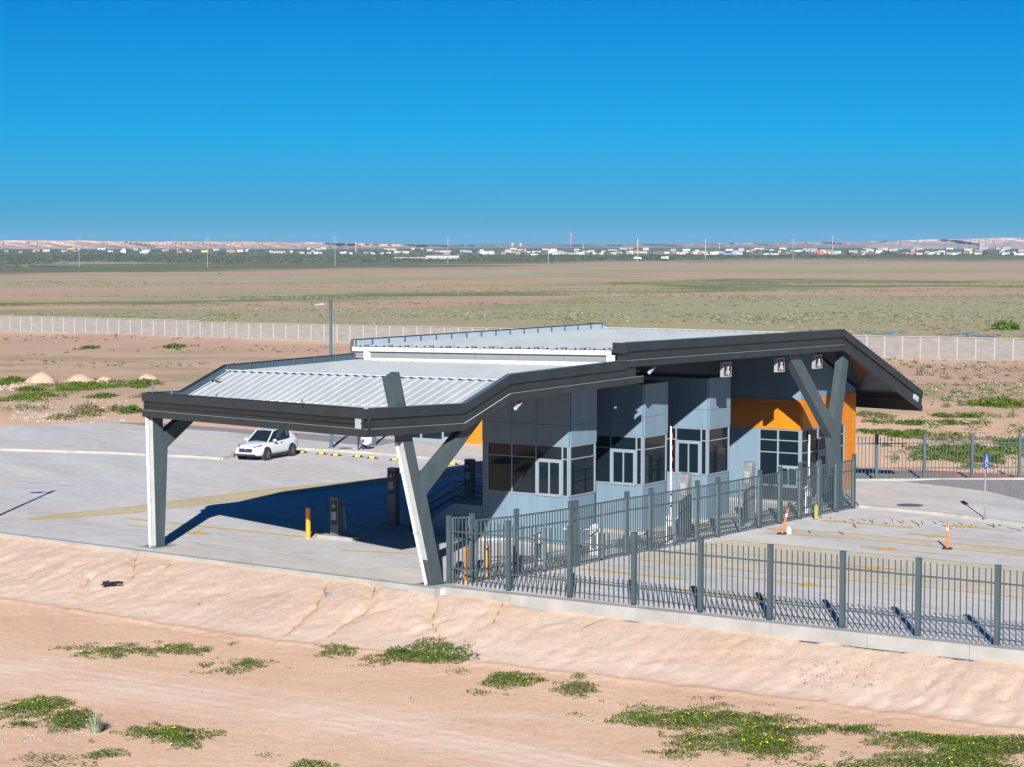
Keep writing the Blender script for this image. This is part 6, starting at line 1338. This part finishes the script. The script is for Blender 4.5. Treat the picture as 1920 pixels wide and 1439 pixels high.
# ------------------------------------------------------------------ dirt mounds, rubble, litter
soil = mat('loose_soil_mound', (.40, .275, .20), .95, var=.12, scale=1.2, bump=.4, bscale=12)
for k, (px, py, w_, h_, wh) in enumerate(((12, 712, 30, 7, 'at the left edge'), (78, 716, 62, 17, 'second from the left, the largest'), (150, 716, 62, 14, 'in the middle of the row'), (196, 716, 40, 10, 'right of the middle one, low and lumpy'), (278, 716, 54, 14, 'nearest the canopy, smooth topped'), (30, 728, 40, 8, 'low in front at the left'))):
    g_ = G(px, py, -.15); Z_ = g_[1]; rw_ = w_ * Z_ / FPX / 2; h0 = 1.12 * h_ * Z_ / FPX; n, mr_ = 28, 9; v = []
    for i in range(mr_):
        rr_ = i / (mr_ - 1)
        for j in range(n):
            a = 2 * math.pi * j / n; q = 1 + .16 * noise.noise(Vector((math.cos(a) * 1.3 + k * 5, math.sin(a) * 1.3, rr_ * 2))); z_ = h0 * (1 - rr_ ** 2.2) ** 1.1 * (1 + .18 * noise.noise(Vector((math.cos(a) * rr_ * 3, math.sin(a) * rr_ * 3, k * 3)))) - .12 * rr_
            v.append((math.cos(a) * rr_ * rw_ * 1.08 * q, math.sin(a) * rr_ * rw_ * .9 * q, z_))
    f = [(i * n + j, i * n + (j + 1) % n, (i + 1) * n + (j + 1) % n, (i + 1) * n + j) for i in range(mr_ - 1) for j in range(n)]
    o = mesh_obj('dirt_mound', v, f, soil, smooth=True, centre=False); o.location = (g_[0], g_[1], float(gz(np.array([g_[0]]), np.array([g_[1]]))[0])); tag(o, 'heap of pinkish dirt dumped beyond the yard, ' + wh, 'dirt mound', 'dirt mounds beyond the yard')
def stones(name, boxpx, n, smin, smax, lvl, m, label, thr=-.2, seed=0, bankp=False):
    x0, y0, x1, y1 = boxpx; P_ = []
    for _ in range(n):
        px, py = R.uniform(x0, x1), R.uniform(y0, y1); p = onbank(px, py) if bankp else G(px, py, lvl)[:2]; P_.append(p)
    P_ = np.array(P_); k = vnoise(P_[:, 0], P_[:, 1], .6, seed) > thr; P_ = P_[k]
    o = blobs(name, P_[:, 0], P_[:, 1], height(P_[:, 0], P_[:, 1]) - smin * .2, NR.uniform(smin, smax, len(P_)) * NR.uniform(.3, 1, len(P_)), NR.uniform(smin, smax, len(P_)) * .7, m, label, 'stones'); return o
stones('rubble', (20, 752, 240, 793), 1700, .08, .20, -.15, M['stone'], 'broken pale rubble spread on the dirt left of the canopy', 0, 7)
stones('rubble', (-20, 718, 60, 732), 300, .10, .25, -.15, M['stone'], 'pale broken rubble beside the mounds at the left edge', -.1, 8)
dk = mat('dark_pebble', (.16, .12, .10), .9, var=.2, scale=5, island=.3)
stones('pebbles', (0, 1040, 1920, 1439), 2600, .015, .040, -1.2, M['stone'], 'pale pebbles scattered over the bank and verge', -.25, 9, True)
stones('pebbles', (0, 1040, 1920, 1439), 1300, .015, .036, -1.2, dk, 'dark pebbles scattered over the bank and verge', -.05, 10, True)
stones('pebbles', (1500, 1240, 1640, 1290), 240, .02, .045, -1.2, dk, 'patch of dark gravel spilled on the bank under the fence', -.4, 12, True)
stones('pebbles', (0, 1405, 170, 1439), 260, .03, .07, -2, M['stone'], 'grey stones in the lower left corner', -.2, 13)
# black plastic sheet on the bank
x_, y_ = onbank(211, 1100); zz = float(gz(np.array([x_]), np.array([y_]))[0]); n, v, f = 9, [], []
for i in range(n):
    for j in range(n):
        u, w_ = i / (n - 1) - .5, j / (n - 1) - .5; q = 1 + .45 * noise.noise(Vector((u * 5, w_ * 5, 2))); v.append((x_ + u * .78 * q, y_ + w_ * .42 * q, zz + .05 + .10 * abs(noise.noise(Vector((u * 7, w_ * 7, 9)))) + .2 * w_ * .42 + .04))
f = [(i * n + j, (i + 1) * n + j, (i + 1) * n + j + 1, i * n + j + 1) for i in range(n - 1) for j in range(n - 1)]
tag(mesh_obj('plastic_sheet', v, f, M['bag'], smooth=False), 'crumpled black plastic sheet lying on the bank at the left', 'litter')
def slab_bit(px, py, dims, m, label, cat, name, rz=0., rx=0.):
    x_, y_ = onbank(px, py); zz = float(gz(np.array([x_]), np.array([y_]))[0]); m1 = MB(); a, b_, c_ = dims; m1.box(-a / 2, a / 2, -b_ / 2, b_ / 2, 0, c_); m1.box(-a / 2 + a * .1, a / 2 - a * .15, -b_ / 2 + b_ * .1, b_ / 2 - b_ * .1, c_, c_ * 1.3); o = m1.build(name, m, centre=False); o.location = (x_, y_, zz - .01); o.rotation_euler = (rx, R.uniform(-.15, .15), rz); tag(o, label, cat)
slab_bit(306, 1062, (.55, .3, .05), mat('pale_board', (.36, .33, .24), .8, var=.1), 'thin pale board lying below the yard edge at the left', 'board', 'board', -.5, .25)
slab_bit(526, 1075, (.34, .14, .10), M['dark'], 'short dark brown block against the yard edge', 'block', 'block_piece', -.6)
slab_bit(615, 1117, (.22, .14, .10), M['galv'], 'grey stone beside the thin gully', 'stone', 'grey_stone', .4)
slab_bit(297, 1149, (.16, .03, .02), M['white_plastic'], 'white scrap on the bank left of centre', 'litter', 'white_scrap', .7, .3)
slab_bit(373, 1134, (.05, .05, .05), M['blue_sign'], 'tiny blue cap on the bank', 'litter', 'blue_cap')
slab_bit(1080, 1311, (.22, .16, .02), M['trim'], 'flat grey blue scrap on the verge near the green patches', 'litter', 'flat_scrap', .3)
slab_bit(1292, 1343, (.14, .10, .10), M['fascia_in'], 'small blue and red packet in the right growth', 'litter', 'packet', .3)
slab_bit(155, 1221, (.36, .2, .02), M['white_plastic'], 'flat white scrap beside the long green patch', 'litter', 'flat_scrap', .2)
slab_bit(92, 1236, (.40, .22, .01), M['white_plastic'], 'flat pale scrap on the track at the left', 'litter', 'flat_scrap', .2)
slab_bit(72, 1005, (.2, .1, .05), M['white_plastic'], 'x', 'litter', 'flat_scrap') if False else None
# dry sprigs lying across the right yard
m1 = MB()
for k in range(30):
    px = 1540 + k * 12.8 + R.uniform(-5, 5); py = 971 + (px - 1540) * .042 + R.uniform(-3, 6); p = Vector(G(px, py)); a = R.uniform(-2.3, -.9); L_ = R.uniform(.5, 1.5)
    m1.beam(p + Vector((0, 0, .012)), p + Vector((math.cos(a) * L_ * .35, math.sin(a) * L_, .03)), .035, .012); 
tag(m1.build('dry_sprigs', M['leaf_sage'], centre=False), 'thin green sprigs lying along the kerb in the right yard', 'sprigs', None, 'stuff')
for p_, q_ in (((1516, 997), (1521, 1001)), ((1573, 999), (1583, 1004)), ((1600, 985), (1606, 991))):
    m1 = MB(); m1.beam((*G(*p_)[:2], .03), (*G(*q_)[:2], .03), .07, .05); tag(m1.build('stick', M['stem'], centre=True), 'short dark stick lying on the right yard concrete', 'stick', 'sticks on the yard')

# ------------------------------------------------------------------ air: thin even haze over the whole place
hb = MB(); hb.box(-9600, 9600, -700, 9900, -4, 48); hz = hb.build('haze', M['glass'], centre=False); hz.data.materials.clear()
hm = bpy.data.materials.new('thin_haze'); hm.use_nodes = True; tn = hm.node_tree; tn.nodes.clear()
pv = tn.nodes.new('ShaderNodeVolumePrincipled'); pv.inputs['Color'].default_value = (.36, .62, .92, 1); pv.inputs['Density'].default_value = HAZE
ou = tn.nodes.new('ShaderNodeOutputMaterial'); tn.links.new(pv.outputs[0], ou.inputs['Volume']); hz.data.materials.append(hm); tag(hz, 'thin pale blue air haze lying over the whole plain', 'haze', None, 'stuff')
